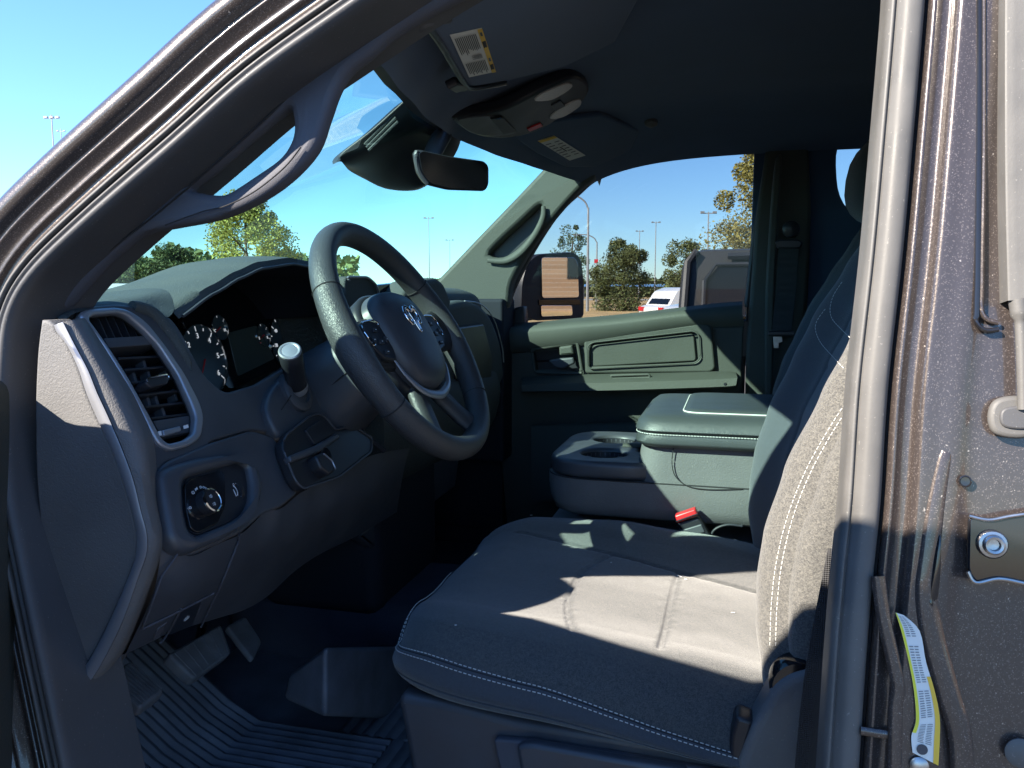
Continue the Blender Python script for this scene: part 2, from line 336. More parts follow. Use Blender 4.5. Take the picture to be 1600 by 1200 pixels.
ribbon('door_frame', pa, smoothprof([(.004, -.03), (.003, -.006), (0, .001), (-.004, .003), (-.008, -.002), (-.013, -.008), (-.019, -.009), (-.021, -.005), (-.024, -.004), (-.027, -.006), (-.034, -.001), (-.038, .002), (-.041, .000), (-.046, .006), (-.053, .010), (-.062, .008), (-.070, .000), (-.078, -.02), (-.085, -.06)], 3), M['paint'], 60)
ribbon('weatherstrip', pa, smoothprof([(.003, -.012), (.004, .002), (.007, .006), (.010, .004), (.013, .007), (.017, .006), (.020, .000), (.021, -.014), (.023, -.085)], 3), M['rubber_dark'], 60)
ribbon('drip_lip', pa, smoothprof([(-.0012, .002), (-.0014, .006), (.0005, .0072), (.0022, .006), (.0022, .001)], 3), M['rubber'], 60)
ribbon('weatherstrip', pb, smoothprof([(.0145, -.030), (.014, -.004), (.012, .003), (.0095, .0045), (.008, .0025), (.0065, .0045), (.002, .0085), (-.004, .0090), (-.009, .0065), (-.0112, .000), (-.0112, -.012)], 4), M['rubber'], 60)
ribbon('seal_carrier', pb, [(-.0108, -.012), (-.0112, -.0005), (-.0132, .0005), (-.0136, -.010)], M['gloss'], 30)
# B-pillar sheet metal with its pressed ridges
bp = smoothprof([(-.0132, -.012), (-.0134, .001), (-.0150, .0058), (-.0175, .0070), (-.0200, .0050), (-.0235, .0030), (-.0280, .0034), (-.0305, .0078), (-.0330, .0105), (-.0365, .0110), (-.0440, .0106), (-.0520, .0108), (-.0580, .0100), (-.0660, .0070), (-.0780, .0066), (-.1000, .0064), (-.1300, .0060), (-.1500, .004), (-.16, -.02)], 4)
mb = MB(); secs = sweep(pb, bp)
for i, s in enumerate(secs):                                # the ridges die out into the lock recess further down
    pass
mb.grid(secs); obj('centre_pillar', mb, M['paint'], truck, 60)
def BPX(px, py, out=.0118): return P(px, py, y0=Y0 - out, k=K)
# drawn groove in the pillar, ending in a rounded foot
g = [BPX(x, y, .0112) for x, y in [(1531, -40), (1531, 100), (1530, 250), (1528, 400), (1526, 480), (1527, 505), (1540, 516), (1560, 515)]]
obj('pillar_groove', MB().tube(cat(g, 6), .0021, 8, flat=.8), M['gloss'], truck)
g = [BPX(x, y, .0110) for x, y in [(1537, -40), (1537, 250), (1534, 440), (1536, 492), (1560, 505)]]
obj('pillar_bead', MB().tube(cat(g, 6), .0016, 8), M['paint'], truck)
# lower pillar: curved pressed ridge, blind slot, sill step
g = [BPX(x, y, .0105) for x, y in [(1478, 705), (1462, 790), (1452, 870), (1447, 930), (1458, 1000), (1480, 1080), (1500, 1150), (1504, 1240)]]
obj('pillar_ridge', MB().tube(cat(g, 8), [.003 + .0050 * math.sin(math.pi * min(1, i / 56 * .8)) ** .5 for i in range(57)], 12, flat=.32, up=NB), M['paint'], truck)
g = [BPX(x, y, .0116) for x, y in [(1467, 836), (1463, 860), (1459, 900), (1457, 935), (1458, 948)]]
obj('pillar_slot', MB().tube(cat(g, 6), [.0012 + .0028 * math.sin(math.pi * i / 24) for i in range(25)], 10, flat=.4), M['gloss'], truck)
g = [BPX(x, y, .0105) for x, y in [(1372, 900), (1380, 960), (1395, 1030), (1404, 1075), (1400, 1110), (1398, 1240)]]
obj('sill_flange', MB().tube(cat(g, 8), .0048, 10, flat=.35, up=NB), M['paint'], truck)
g = [BPX(x, y, .0085) for x, y in [(1345, 1142), (1370, 1146), (1398, 1150)]]
obj('sill_bead', MB().tube(cat(g, 6), .0030, 8, flat=.4, up=NB), M['paint'], truck)
# door striker with its bolt
mb = MB(); 
pl = plate('striker', roundpoly([BPX(x, y, .0150) for x, y in [(1514, 806), (1545, 812), (1580, 806), (1640, 798), (1650, 925), (1600, 912), (1560, 905), (1525, 912), (1512, 893)]], .004), .005, .0015, M['gloss'], truck, normal=NB)
cB = BPX(1550, 850, .0155)
obj('striker_bolt', MB().lathe([(.0098, 0), (.0098, .0015), (.0088, .003), (.0070, .0034), (.0066, .0062), (.0056, .0070), (.0040, .0066), (.0036, .003), (0, .0026)], cB, NB, 20), M['steel'], pl)
for l in ([(1514, 806), (1545, 812), (1580, 806), (1640, 798)], [(1512, 893), (1525, 910), (1560, 904), (1600, 911), (1640, 920)]):
    obj('striker_edge', MB().tube(cat([BPX(x, y, .0160) for x, y in l], 5), .0014, 8), M['steel'], pl)
for x, y, r in ((1436, 1196, 14), (1594, 1176, 22)):
    c = BPX(x, y, .0120); obj('body_plug', MB().lathe([(r * .00044, 0), (r * .00044, .0012), (r * .00034, .0022), (0, .0024)], c, NB, 20), M['steel'] if x < 1500 else M['rubber'], truck)
c = BPX(1508, 752, .0114)
obj('small_plug', MB().lathe([(.0042, 0), (.0042, .0006), (.0034, .0009), (.0030, .0003), (0, .0002)], c, NB, 18), M['gloss'], truck)
# rear door's seal strip, tether and its oval boot at the frame's edge
rd = [BPX(x, y, .020) for x, y in [(1588, -120), (1587, 100), (1588, 300), (1592, 470)]]
mb = MB(); mb.grid(sweep(cat(rd, 6), smoothprof([(.008, -.02), (.0078, .001), (.006, .004), (-.002, .005), (-.014, .004), (-.016, -.02)], 3))); obj('rear_door_seal', mb, M['rubber'], truck)
obj('door_tether', MB().tube(cat([BPX(x, y, .020) for x, y in [(1590, 468), (1594, 500), (1597, 560), (1599, 640)]], 6), [.0058] * 6 + [.0036] * 13, 10), M['rubber'], truck)
bo = [BPX(x, y, .0175) for x, y in [(1546, 652), (1552, 630), (1570, 620), (1600, 619), (1632, 630), (1640, 652), (1632, 674), (1600, 685), (1570, 683), (1552, 674)]]
b1 = plate('oval_boot', cat(bo, 5, True), .008, .003, M['rubber'], truck, normal=NB)
bo = [BPX(x, y, .0195) for x, y in [(1563, 652), (1570, 638), (1600, 634), (1622, 640), (1626, 652), (1620, 664), (1600, 671), (1570, 667)]]
plate('boot_cap', cat(bo, 5, True), .004, .0015, M['rubber_dark'], b1, normal=NB)
# tyre and load label wrapped down the pillar: white paper with lime and yellow borders
lab = thing('pillar_label', 'white printed tyre label with yellow borders stuck low on the door pillar', 'label', BPX(1430, 1080))
Ledge = cat([BPX(x, y, .0127) for x, y in [(1399, 957), (1408, 985), (1420, 1035), (1428, 1080), (1431, 1125), (1424, 1150), (1426, 1176)]], 4)
Redge = cat([BPX(x, y, .0127) for x, y in [(1412, 961), (1437, 986), (1447, 1035), (1460, 1078), (1468, 1120), (1468, 1160), (1466, 1196)]], 4)
obj('paper', MB().grid([[a.lerp(b, t / 6) for t in range(7)] for a, b in zip(Ledge, Redge)]), M['label'], lab)
o = NB * .0004
obj('lime_border', MB().grid([[a + o, a.lerp(b, .14) + o] for a, b in list(zip(Ledge, Redge))[:20]]), M['lime'], lab)
obj('yellow_border', MB().grid([[a.lerp(b, .80) + o, b + o] for a, b in list(zip(Ledge, Redge))[10:]]), M['yellow'], lab)
LE = lambda l, t: l[int(t)].lerp(l[int(t) + 1], t - int(t))
mb = MB()
for i in [q / 3 for q in range(3, 63)]:
    if int(i) in (5, 11, 16): continue
    for k, (u0, u1) in enumerate(((.22, .46), (.50, .74))):
        a, b = LE(Ledge, i), LE(Redge, i); a2, b2 = LE(Ledge, i + .13), LE(Redge, i + .13); s = 1
        p0, p1 = a.lerp(b, u0), a.lerp(b, u1 - random.random() * .06); q0, q1 = a.lerp(a2, s).lerp(b.lerp(b2, s), u0), a.lerp(a2, s).lerp(b.lerp(b2, s), u1 - .03)
        mb.add([p + o for p in (p0, p1, q1, q0)], [(0, 1, 2, 3)])
obj('small_print', mb, M['print_grey'], lab, fix=False)['kind'] = 'stuff'
c = Ledge[22].lerp(Redge[22], .38) + o * 1.5
obj('round_symbol', MB().lathe([(.0036, 0), (.0036, .0002), (0, .0002)], c, NB, 20), M['ink'], lab)
# ------------------------------------------------------------------ driver's A-pillar trim and grab handle
TP = lambda x, y, o=.700: P(x, y, y0=o, k=K)
outer = cat([TP(*p) for p in [(104, 1200), (60, 990), (36, 864), (16, 760), (8, 660), (10, 570), (24, 490), (58, 424), (140, 340), (284, 214), (402, 112), (540, 10), (650, -66), (740, -120)]], 4)
inner = cat([TP(*p) for p in [(820, -60), (700, -2), (620, 44), (572, 84), (540, 110), (522, 140), (507, 182), (488, 232), (444, 280), (388, 317), (330, 340), (264, 353), (216, 364), (166, 402), (130, 440), (104, 470), (88, 494), (80, 560), (72, 680), (76, 860), (94, 1085), (104, 1200)]], 4)
hole = cat([TP(*p) for p in [(293, 292), (330, 262), (400, 202), (445, 167), (455, 180), (456, 205), (449, 226), (432, 248), (395, 274), (358, 298), (340, 303), (312, 300)]], 4, True)
plate('front_pillar_trim', outer + inner, .020, .007, M['pillar'], truck, holes=[hole], normal=NB)
obj('trim_crease', MB().tube(cat([TP(x, y, .6995) for x, y in [(62, 500), (100, 452), (180, 384), (250, 330), (330, 262), (410, 190), (470, 132), (560, 60)]], 6), .0009, 6), M['seam'], truck)
obj('kick_trim_line', MB().tube(cat([TP(x, y, .6995) for x, y in [(44, 640), (46, 720), (54, 780), (74, 920), (98, 1085)]], 6), .0007, 6), M['rubber'], truck)
hp = cat([TP(x, y, .704) for x, y in [(225, 352), (270, 337), (318, 326), (353, 320), (400, 298), (445, 264), (470, 230), (478, 198), (480, 166), (487, 140), (508, 114)]], 6)
gh = obj('grab_handle', MB().tube(hp, [.0070 + .0022 * math.sin(math.pi * i / (len(hp) - 1)) for i in range(len(hp))], 14, flat=.5, up=NB), M['pillar'], truck, 60)
obj('handle_seam', MB().tube(cat([TP(x, y, .6965) for x, y in [(258, 352), (315, 331), (352, 322), (398, 299), (444, 262), (470, 230)]], 6), .0007, 6), M['seam'], gh)
# ------------------------------------------------------------------ headliner, roof, glass, floor, walls
HX = [(.62, -.31, .215), (.80, -.355, .226), (1.0, -.405, .238), (1.25, -.468, .258), (1.5, -.512, .276), (1.75, -.51, .284), (1.95, -.482, .287), (2.1, -.452, .286), (2.3, -.40, .280)]
def header(Y): return interp(Y, [(a, b) for a, b, c in HX]), interp(Y, [(a, c) for a, b, c in HX])
def lin_z(X, Y):
    hx, hz = header(Y); d = X - hx
    e = max(0, (1.02 - Y) / .42, (Y - 1.92) / .42)
    top = .425 - .085 * min(e, 1) ** 1.6
    return hz + (top - hz) * (1 - math.exp(-max(d, 0) / .13))
Ys = [.748 + (2.31 - .748) * i / 46 for i in range(47)]
rows = []
for k in range(34):
    f = k / 33; rows.append([Vector((header(Y)[0] + (1.32 - header(Y)[0]) * f ** 1.7, Y, 0)) for Y in Ys])
    for v in rows[-1]: v.z = lin_z(v.x, v.y)
lip = [v + Vector((-.006, 0, .012)) for v in rows[0]]
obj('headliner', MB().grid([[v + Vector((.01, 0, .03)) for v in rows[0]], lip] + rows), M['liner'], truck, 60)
rr = [[v + Vector((.02 if i == 0 else 0, 0, .035 if i == 0 else .055 + .02 * math.sin(math.pi * (v.y - .748) / 1.562))) for v in r] for i, r in enumerate(rows[::3])]
rr = [[v + (Vector((0, -.02, -.02)) if j == 0 else Vector((0, .06, -.03)) if j == len(r) - 1 else Vector()) for j, v in enumerate(r)] for r in rr]
obj('roof_panel', MB().grid(rr), M['paint'], truck, 60)
# header roll above the windscreen, then the pane itself
WB = [(.60, -.70, -.10), (.74, -.80, -.065), (.85, -.90, -.055), (1.0, -1.02, -.045), (1.4, -1.14, -.03), (1.8, -1.10, -.03), (2.05, -.98, -.04), (2.2, -.92, -.06), (2.32, -.88, -.08)]
wy = [.705 + 1.60 * i / 24 for i in range(25)]
rows_w = []
for k in range(13):
    f = k / 12; r_ = []
    for Y in wy:
        b = Vector((interp(Y, [(a, x) for a, x, z in WB]), Y, interp(Y, [(a, z) for a, x, z in WB]))); hx, hz = header(Y)
        r_.append(b.lerp(Vector((hx - .012, Y, hz + .016)), f) + Vector((-.02, 0, .025)) * math.sin(math.pi * f))
    rows_w.append(r_)
obj('windshield', MB().grid(rows_w), M['windshield'], truck, 180)
# black ceramic band along the pane's edge
mb = MB(); mb.grid([[v + Vector((.002, 0, -.002)) for v in rows_w[-1]], [v.lerp(q, .22) + Vector((.002, 0, -.002)) for v, q in zip(rows_w[-1], rows_w[-2])]])
obj('glass_frit', mb, M['black'], truck)
mb = MB(); hx = [[Vector((-1.10 - .1 * math.sin(math.pi * j / 12), .55 + 1.75 * j / 12, -.10)) for j in range(13)]]
for k, (x, z) in enumerate(((-1.3, -.10), (-1.5, -.11), (-1.9, -.15), (-2.2, -.20), (-2.32, -.30), (-2.34, -.9))):
    hx.append([Vector((x, .50 + 1.85 * j / 12, z - .05 * abs((j - 6) / 6) ** 3)) for j in range(13)])
obj('hood', MB().grid(hx), M['paint'], truck, 60)
for s, y in ((-1, .50), (1, 2.36)):
    obj('fender', MB().grid([[Vector((x, y, -.13)), Vector((x, y + .04 * s, -.35)), Vector((x, y, -.8))] for x in (-.78, -1.1, -1.6, -2.0, -2.3)]), M['paint'], truck)
obj('floor_pan', MB().grid([[Vector((x, y, z)) for y in (.58, .9, 1.35, 1.8, 2.34)] for x, z in ((-1.22, -.30), (-1.12, -.62), (-.95, -.755), (-.3, -.765), (.5, -.765), (1.4, -.765))]), M['carpet'], truck, 30)
obj('firewall', MB().box((-1.2, 1.42, -.33), (.04, 1.75, .62)), M['deep'], truck)
obj('rocker_sill', MB().box((-.2, .555, -.83), (1.9, .13, .14)), M['paint'], truck, bev=.02)
obj('passenger_kick_panel', MB().box((-.98, 2.34, -.45), (.66, .05, .75)), M['deep'], truck)
obj('passenger_sill', MB().box((.05, 2.37, -.79), (2.6, .14, .16)), M['deep'], truck, bev=.01)
# driver-side rear quarter: rear door with its window, seen only from beside the truck
rq = [Vector((x, Y0 + K * z, z)) for x, z in ((.10, -.80), (.16, .44), (1.0, .42), (1.34, .36), (1.34, -.80))]
rh = roundpoly([Vector((x, Y0 + K * z, z)) for x, z in ((.2, -.06), (.2, .31), (.95, .33), (1.05, -.06))], .05)
plate('rear_door_skin', rq, .05, .004, M['paint'], truck, holes=[rh], normal=NB)
plate('rear_door_glass', [v + Vector((0, .02, 0)) for v in rh], .005, .001, M['dark_glass'], truck, normal=NB)
bk = [Vector((1.34, y, z)) for y, z in ((.55, -.8), (.64, .40), (2.28, .40), (2.38, -.8))]
bh = roundpoly([Vector((1.34, y, z)) for y, z in ((.8, .0), (.84, .30), (2.1, .30), (2.14, .0))], .05)
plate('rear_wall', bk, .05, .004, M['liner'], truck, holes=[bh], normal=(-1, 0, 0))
plate('rear_glass', bh, .005, .001, M['dark_glass'], truck, normal=(-1, 0, 0))
# passenger side behind the front door: B-pillar trim, rear door with window
YP = 2.36
def SP(x, z, y=YP): return Vector((x, y - .10 * max(z, 0), z))
pq = [SP(x, z) for x, z in ((.035, -.80), (.035, .42), (.6, .44), (1.34, .40), (1.34, -.80))]
ph = roundpoly([SP(x, z) for x, z in ((.25, .18), (.228, .412), (.95, .40), (1.05, .06))], .10, 8)
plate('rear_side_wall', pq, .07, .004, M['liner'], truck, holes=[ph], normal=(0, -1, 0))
plate('rear_side_glass', [v + Vector((0, .05, 0)) for v in ph], .005, .001, M['side_glass'], truck, normal=(0, -1, 0))
bt = [P(x, y, Y=2.30) for x, y in ((1164, 640), (1166, 540), (1182, 330), (1196, 236), (1215, 205), (1262, 205), (1268, 330), (1262, 470), (1258, 640))]
plate('centre_pillar_trim', bt, .035, .01, M['door'], truck, normal=(0, -1, 0))
bt = [P(x, y, Y=2.26) for x, y in ((1196, 470), (1204, 330), (1212, 250), (1222, 250), (1216, 340), (1210, 470), (1206, 640), (1196, 640))]
plate('pillar_edge', cat(bt, 3, True), .03, .006, M['door'], truck, normal=(0, -1, 0))
# ------------------------------------------------------------------ passenger A-pillar trim with its grab handle
AP = lambda x, y, Y=2.25: P(x, y, Y=Y)
ol = cat([AP(*p) for p in [(850, 262), (800, 315), (745, 372), (690, 430), (655, 466)]], 4) + cat([AP(*p) for p in [(700, 520), (760, 505), (792, 480), (800, 440), (832, 384), (870, 335), (905, 296), (930, 272), (900, 240)]], 4)
hl = cat([AP(*p) for p in [(764, 398), (780, 378), (810, 350), (838, 324), (846, 322), (843, 340), (828, 366), (806, 390), (784, 402)]], 3, True)
plate('passenger_pillar_trim', ol, .05, .012, M['door'], truck, holes=[hl], normal=(0, -1, 0))
plate('handle_recess', [P(x, y, Y=2.285) for x, y in ((750, 400), (845, 310), (860, 330), (815, 400), (780, 415))], .01, .002, M['black'], truck, normal=(0, -1, 0))
hp = cat([P(x, y, Y=2.240) for x, y in [(762, 407), (790, 408), (814, 394), (836, 366), (848, 340), (849, 322)]], 6)
obj('passenger_grab_handle', MB().tube(hp, [.006 + .003 * math.sin(math.pi * i / (len(hp) - 1)) for i in range(len(hp))], 12, up=(0, -1, 0), flat=.5), M['door'], truck, 60)
c = P(1017, 216, Y=2.05); c.z = lin_z(c.x, c.y) - .001
obj('coat_hook', MB().lathe([(.016, 0), (.015, .008), (.007, .014), (0, .015)], c, (0, -.3, -1), 16), M['rubber'], truck)
# ================================================================== dashboard
dash = thing('dashboard', 'dark grained dashboard with an end air vent, gauge hood and round light switch', 'dashboard', (-.7, 1.4, -.3))
def DF(px, py, off=0.0):                                     # the sloping face of the dash
    d = ray(px, py); return d * ((-.6628 + off) / (d.x + .48 * d.z))
DN = Vector((1, 0, .48)).normalized()
DX = Vector((0, -1, 0)); 
def dl(l, off=0.0): return [DF(x, y, off) for x, y in l]
def ribbon2(name, cols, m, parent=dash, n=40, sharp=60):
    """skin between several matching edge curves"""
    return obj(name, MB().grid([resamp(c, n) for c in cols]), m, parent, sharp)
def YC(l, Y, k=5): return cat([P(x, y, Y=Y) for x, y in l], k)
# end cap that the door covers, the satin strip and the grained corner roll
S0 = [(84, 508), (89, 520), (105, 540), (122, 575), (136, 617), (154, 659), (175, 704), (196, 764), (206, 800), (213, 830), (213, 860), (206, 888), (175, 962), (147, 1018), (119, 1064)]
S1 = [(98, 503), (104, 515), (117, 540), (137, 578), (151, 613), (169, 652), (190, 701), (208, 750), (219, 796), (229, 834), (229, 864), (217, 899), (189, 976), (157, 1039), (134, 1074)]
S2 = [(128, 497), (138, 512), (155, 540), (176, 575), (197, 610), (214, 645), (229, 680), (238, 728), (243, 780), (254, 832), (250, 874), (224, 948), (196, 1011), (168, 1053), (138, 1084)]
capo = YC([(102, 1088), (78, 930), (58, 780), (54, 660), (57, 560), (64, 500)], .647) + YC([(74, 500)] + S0, .647)
plate('end_cap', capo, .03, .003, M['dash'], dash, normal=(0, -1, 0))
ribbon2('end_strip', [YC(S0, .655), YC(S0, .6430), YC([((a + c) / 2, (b + d) / 2) for (a, b), (c, d) in zip(S0, S1)], .6410), YC(S1, .6430), YC(S1, .656)], M['satin'], n=70)
def mixc(t): return [(a + (c - a) * t, b + (d - b) * t) for (a, b), (c, d) in zip(S1, S2)]
ribbon2('corner_roll', [YC(S1, .660), YC(mixc(.03), .646), YC(mixc(.4), .649), YC(mixc(.72), .657), YC(mixc(.92), .670), YC(S2, .688), YC([(x + 9, y) for x, y in S2], .735)], M['dash'], n=70)
# dark shell behind everything
obj('dash_shell', MB().box((-.93, 1.08, -.27), (.06, .66, .46)), M['deep'], dash)
# gauge hood: soft pad with a raised crown
LIPZ = [(.66, -.062), (.72, -.048), (.79, -.031), (.87, .0), (.92, .017), (.97, .030), (1.05, .038), (1.10, .035), (1.15, .022), (1.18, .004), (1.215, -.03), (1.6, -.06)]
CRZ = [(.66, -.055), (.75, -.040), (.854, -.0135), (.918, .0075), (1.01, .032), (1.116, .044), (1.18, .040), (1.23, .018), (1.27, -.014), (1.6, -.04)]
HS = 1.1
rows = []
for X, y0, fn in ((-.598, .80, lambda y: interp(y, LIPZ) - .006), (-.597, .798, lambda y: interp(y, LIPZ)), (-.602, .795, lambda y: interp(y, LIPZ) + .004), (-.64, .785, lambda y: lerp(interp(y, LIPZ), interp(y, CRZ), .35) + .007),
                  (-.69, .765, lambda y: lerp(interp(y, LIPZ), interp(y, CRZ), .75) + .006), (-.75, .73, lambda y: interp(y, CRZ)), (-.82, .72, lambda y: interp(y, CRZ) * .55 - .012), (-.92, .72, lambda y: -.030), (-1.06, .72, lambda y: -.032)):
    rows.append([Vector((X, y, fn(y))) * HS for y in [lerp(y0, 1.27, i / 60) for i in range(61)]])
rows = [resamp(cat(c, 4), 36) for c in zip(*rows)]
obj('gauge_hood', MB().grid(rows), M['dash_soft'], dash, 60)
# short pad left of the hood, tucked under the windscreen corner
pr0 = [(98, 503), (112, 492), (128, 486), (160, 480), (204, 481), (236, 493), (264, 495)]
pr1 = [(88, 496), (104, 486), (124, 480), (156, 474), (206, 474), (240, 482), (272, 484)]
pr2 = [(80, 490), (96, 480), (118, 474), (152, 468), (200, 460), (240, 452), (280, 448)]
lp = [[DF(x, y, -.03) for x, y in pr0], [DF(x, y, .002) for x, y in pr0], [DF(x, y, -.012) for x, y in pr1], [P(x, y, X=-.735) for x, y in pr2], [P(x, y, X=-.735) + Vector((-.16, 0, -.012)) for x, y in pr2]]
obj('corner_pad', MB().grid([resamp(cat(c, 5), 24) for c in zip(*[resamp(cat(l, 5), 30) for l in lp])]), M['dash_soft'], dash, 60)
# cavity under the hood
cy = [.805 + .41 * i / 30 for i in range(31)]
r0 = [Vector((-.598, y, interp(y, LIPZ) - .005)) * HS for y in cy]
r1 = [Vector((-.63, y, interp(y, LIPZ) - .014)) * HS for y in cy]
r2 = [Vector((-.76, 1.05 + (y - 1.05) * .9, interp(y, LIPZ) - .022)) * HS for y in cy]
obj('hood_lining', MB().grid([r0, r1, r2]), M['deep'], dash, 60)
obj('hood_lip', MB().tube([v + Vector((.002, 0, 0)) for v in r0], .0022, 8), M['plastic'], dash)
# ------------------------------------------------------------------ fascia with the vent pocket
VO = [(126, 492), (129, 486), (140, 482), (184, 479), (204, 484), (230, 502), (260, 540), (290, 584), (314, 630), (320, 652), (316, 682), (300, 695), (268, 704), (250, 696), (236, 672), (208, 616), (180, 568), (156, 530), (134, 506)]
VI = [(139, 498), (146, 492), (186, 488), (201, 493), (228, 516), (250, 540), (279, 584), (300, 630), (307, 650), (304, 676), (288, 687), (264, 693), (253, 684), (232, 644), (202, 590), (174, 546), (150, 512)]
FAS = [(124, 494), (128, 484), (142, 478), (184, 474), (208, 478), (236, 490), (264, 492), (284, 518), (300, 552), (322, 590), (352, 614), (400, 600), (440, 576), (520, 562), (545, 640), (486, 684), (394, 671), (328, 690), (322, 704), (292, 716), (258, 720), (246, 745), (243, 780), (237, 728), (229, 682), (214, 646), (197, 611), (176, 576), (155, 541), (138, 513)]
plate('fascia', roundpoly(dl(FAS, .0), .012), .012, .003, M['plastic'], dash, holes=[roundpoly(dl(VI, 0), .006)], normal=DN)
vent = obj('air_vent', MB().grid([resamp(roundpoly(dl(VI, 0) + [DF(*VI[0])], .006), 60), resamp(roundpoly(dl(VI, -.05) + [DF(*VI[0], -.05)], .006), 60)]), M['satin'], dash, 60)
part_label(vent, 'tall slanted air vent at the door end of the dashboard with a satin silver surround')
plate('vent_bezel', roundpoly(dl(VO, .0045), .010), .010, .0028, M['satin'], vent, holes=[roundpoly(dl(VI, .0045), .006)], normal=DN)
plate('vent_back', dl(VO, -.055), .004, .001, M['deep'], vent, normal=DN)
def vbar(name, a, b, h, dpt, off, m, bev=.0012):
    A, B = DF(*a, off), DF(*b, off); x = (B - A).normalized(); y = (DN - x * DN.dot(x)).normalized(); z = x.cross(y)
    rot = Matrix((x, y, z)).transposed()
    return obj(name, MB().box((A + B) / 2 - y * dpt / 2, ((B - A).length, dpt, h), rot), m, vent, bev=bev)
vbar('vent_crossbar', (166, 536), (250, 530), .0115, .03, -.004, M['plastic'])
for a, b in (((186, 560), (262, 556)), ((196, 578), (271, 572)), ((206, 598), (280, 590)), ((214, 618), (288, 609)), ((224, 636), (295, 628)), ((234, 654), (300, 646))):
    vbar('slat', a, b, .0030, .022, -.012, M['black'], .0008)
for i in range(6):
    x = 152 + i * 12; vbar('upper_vane', (x, 493), (x + 16, 528), .0016, .02, -.014, M['black'], .0004)
for (x, y) in ((224, 569), (231, 586), (243, 625), (253, 641), (209, 590), (258, 580), (231, 628), (272, 617)):
    vbar('vane', (x, y - 9), (x + 5, y + 9), .0045, .012, -.020, M['plastic'], .0008)
vbar('vent_sill', (238, 672), (302, 661), .020, .012, -.008, M['plastic'])
tabp = roundpoly(dl([(227, 597), (231, 590), (262, 585), (266, 591), (262, 600), (236, 606)], .002), .003)
tb = plate('vent_tab', tabp, .018, .002, M['black'], vent, normal=DN)
obj('tab_trim', MB().tube(roundpoly(dl([(228, 596), (232, 590), (261, 585), (265, 590)], .003), .003), .0009, 6), M['chrome'], tb.parent)
plate('thumbwheel', roundpoly(dl([(254, 672), (282, 665), (284, 673), (257, 681)], .000), .002), .006, .0015, M['satin'], vent, normal=DN)
plate('vent_mark', dl([(247, 674), (252, 673), (253, 680), (248, 681)], .0), .001, .0002, M['white'], vent, normal=DN)
plate('vent_mark', dl([(287, 665), (294, 663), (295, 668), (288, 670)], .0), .001, .0002, M['white'], vent, normal=DN)
# rounded shoulder between vent and hood
obj('vent_shoulder', MB().tube(cat(dl([(206, 479), (232, 487), (254, 508), (276, 540), (292, 566), (297, 580)], -.002), 6), [.003 + .006 * math.sin(math.pi * min(1, .15 + i / 31)) ** .6 if i < 27 else .003 for i in range(31)], 12), M['dash_soft'], dash, 60)
# ------------------------------------------------------------------ instrument cluster
def CF(px, py, off=0.0):
    d = ray(px, py); return d * ((-.82 + off) / (d.x + .22 * d.z))
CN = Vector((1, 0, .22)).normalized(); CX = Vector((0, 1, 0)); CY = CN.cross(CX)
cl = [CF(*p) for p in [(284, 502), (292, 470), (330, 440), (400, 428), (500, 430), (565, 470), (560, 540), (520, 562), (440, 574), (400, 591), (360, 609), (335, 586), (310, 548)]]
clus = plate('instrument_cluster', roundpoly(cl, .01), .01, .001, M['gloss'], dash, normal=CN)
def gauge(c, r, nums, a0, a1, tick, size, hub=True):
    obj('dial', MB().lathe([(r * .97, -.0002), (r * .97, .0003), (0, .0003)], c, CN, 40), M['dial'], clus)
    mb = MB(); mb.lathe([(r, -.001), (r, .003), (r * .965, .0035), (r * .95, .0005)], c, CN, 40, cap=False); obj('gauge_ring', mb, M['chrome'], clus)
    for i in range(tick):
        a = lerp(a0, a1, i / (tick - 1)); dv = CX * math.cos(a) + CY * math.sin(a); x = dv; z = CN; y = z.cross(x)
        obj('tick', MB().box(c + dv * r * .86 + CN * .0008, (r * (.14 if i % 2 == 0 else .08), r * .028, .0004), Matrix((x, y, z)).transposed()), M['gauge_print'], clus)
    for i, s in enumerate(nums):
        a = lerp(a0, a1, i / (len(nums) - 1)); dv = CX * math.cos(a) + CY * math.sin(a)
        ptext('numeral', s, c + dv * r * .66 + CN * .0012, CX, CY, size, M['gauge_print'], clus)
    a = a0 + .12; dv = CX * math.cos(a) + CY * math.sin(a)
    obj('needle', MB().tube([c + CN * .003, c + CN * .003 + dv * r * .8], [.0016, .0005], 6), M['red'], clus)
gc = CF(318, 562); gauge(gc, .057, ['0', '1', '2', '3', '4', '5', '6'], R(228), R(-40), 13, .012)
gc2 = CF(447, 536); gauge(gc2, .055, ['0', '20', '40', '60', '80', '100', '120'], R(228), R(-40), 13, .009)
for p in ((342, 512), (410, 524)): gauge(CF(*p), .021, ['C', 'H'] if p[0] < 400 else ['E', 'F'], R(200), R(-20), 5, .007)
ctr = roundpoly([CF(*p, .001) for p in [(356, 520), (402, 508), (430, 560), (372, 588)]], .006)
plate('centre_display', ctr, .002, .0004, M['display'], clus, normal=CN)
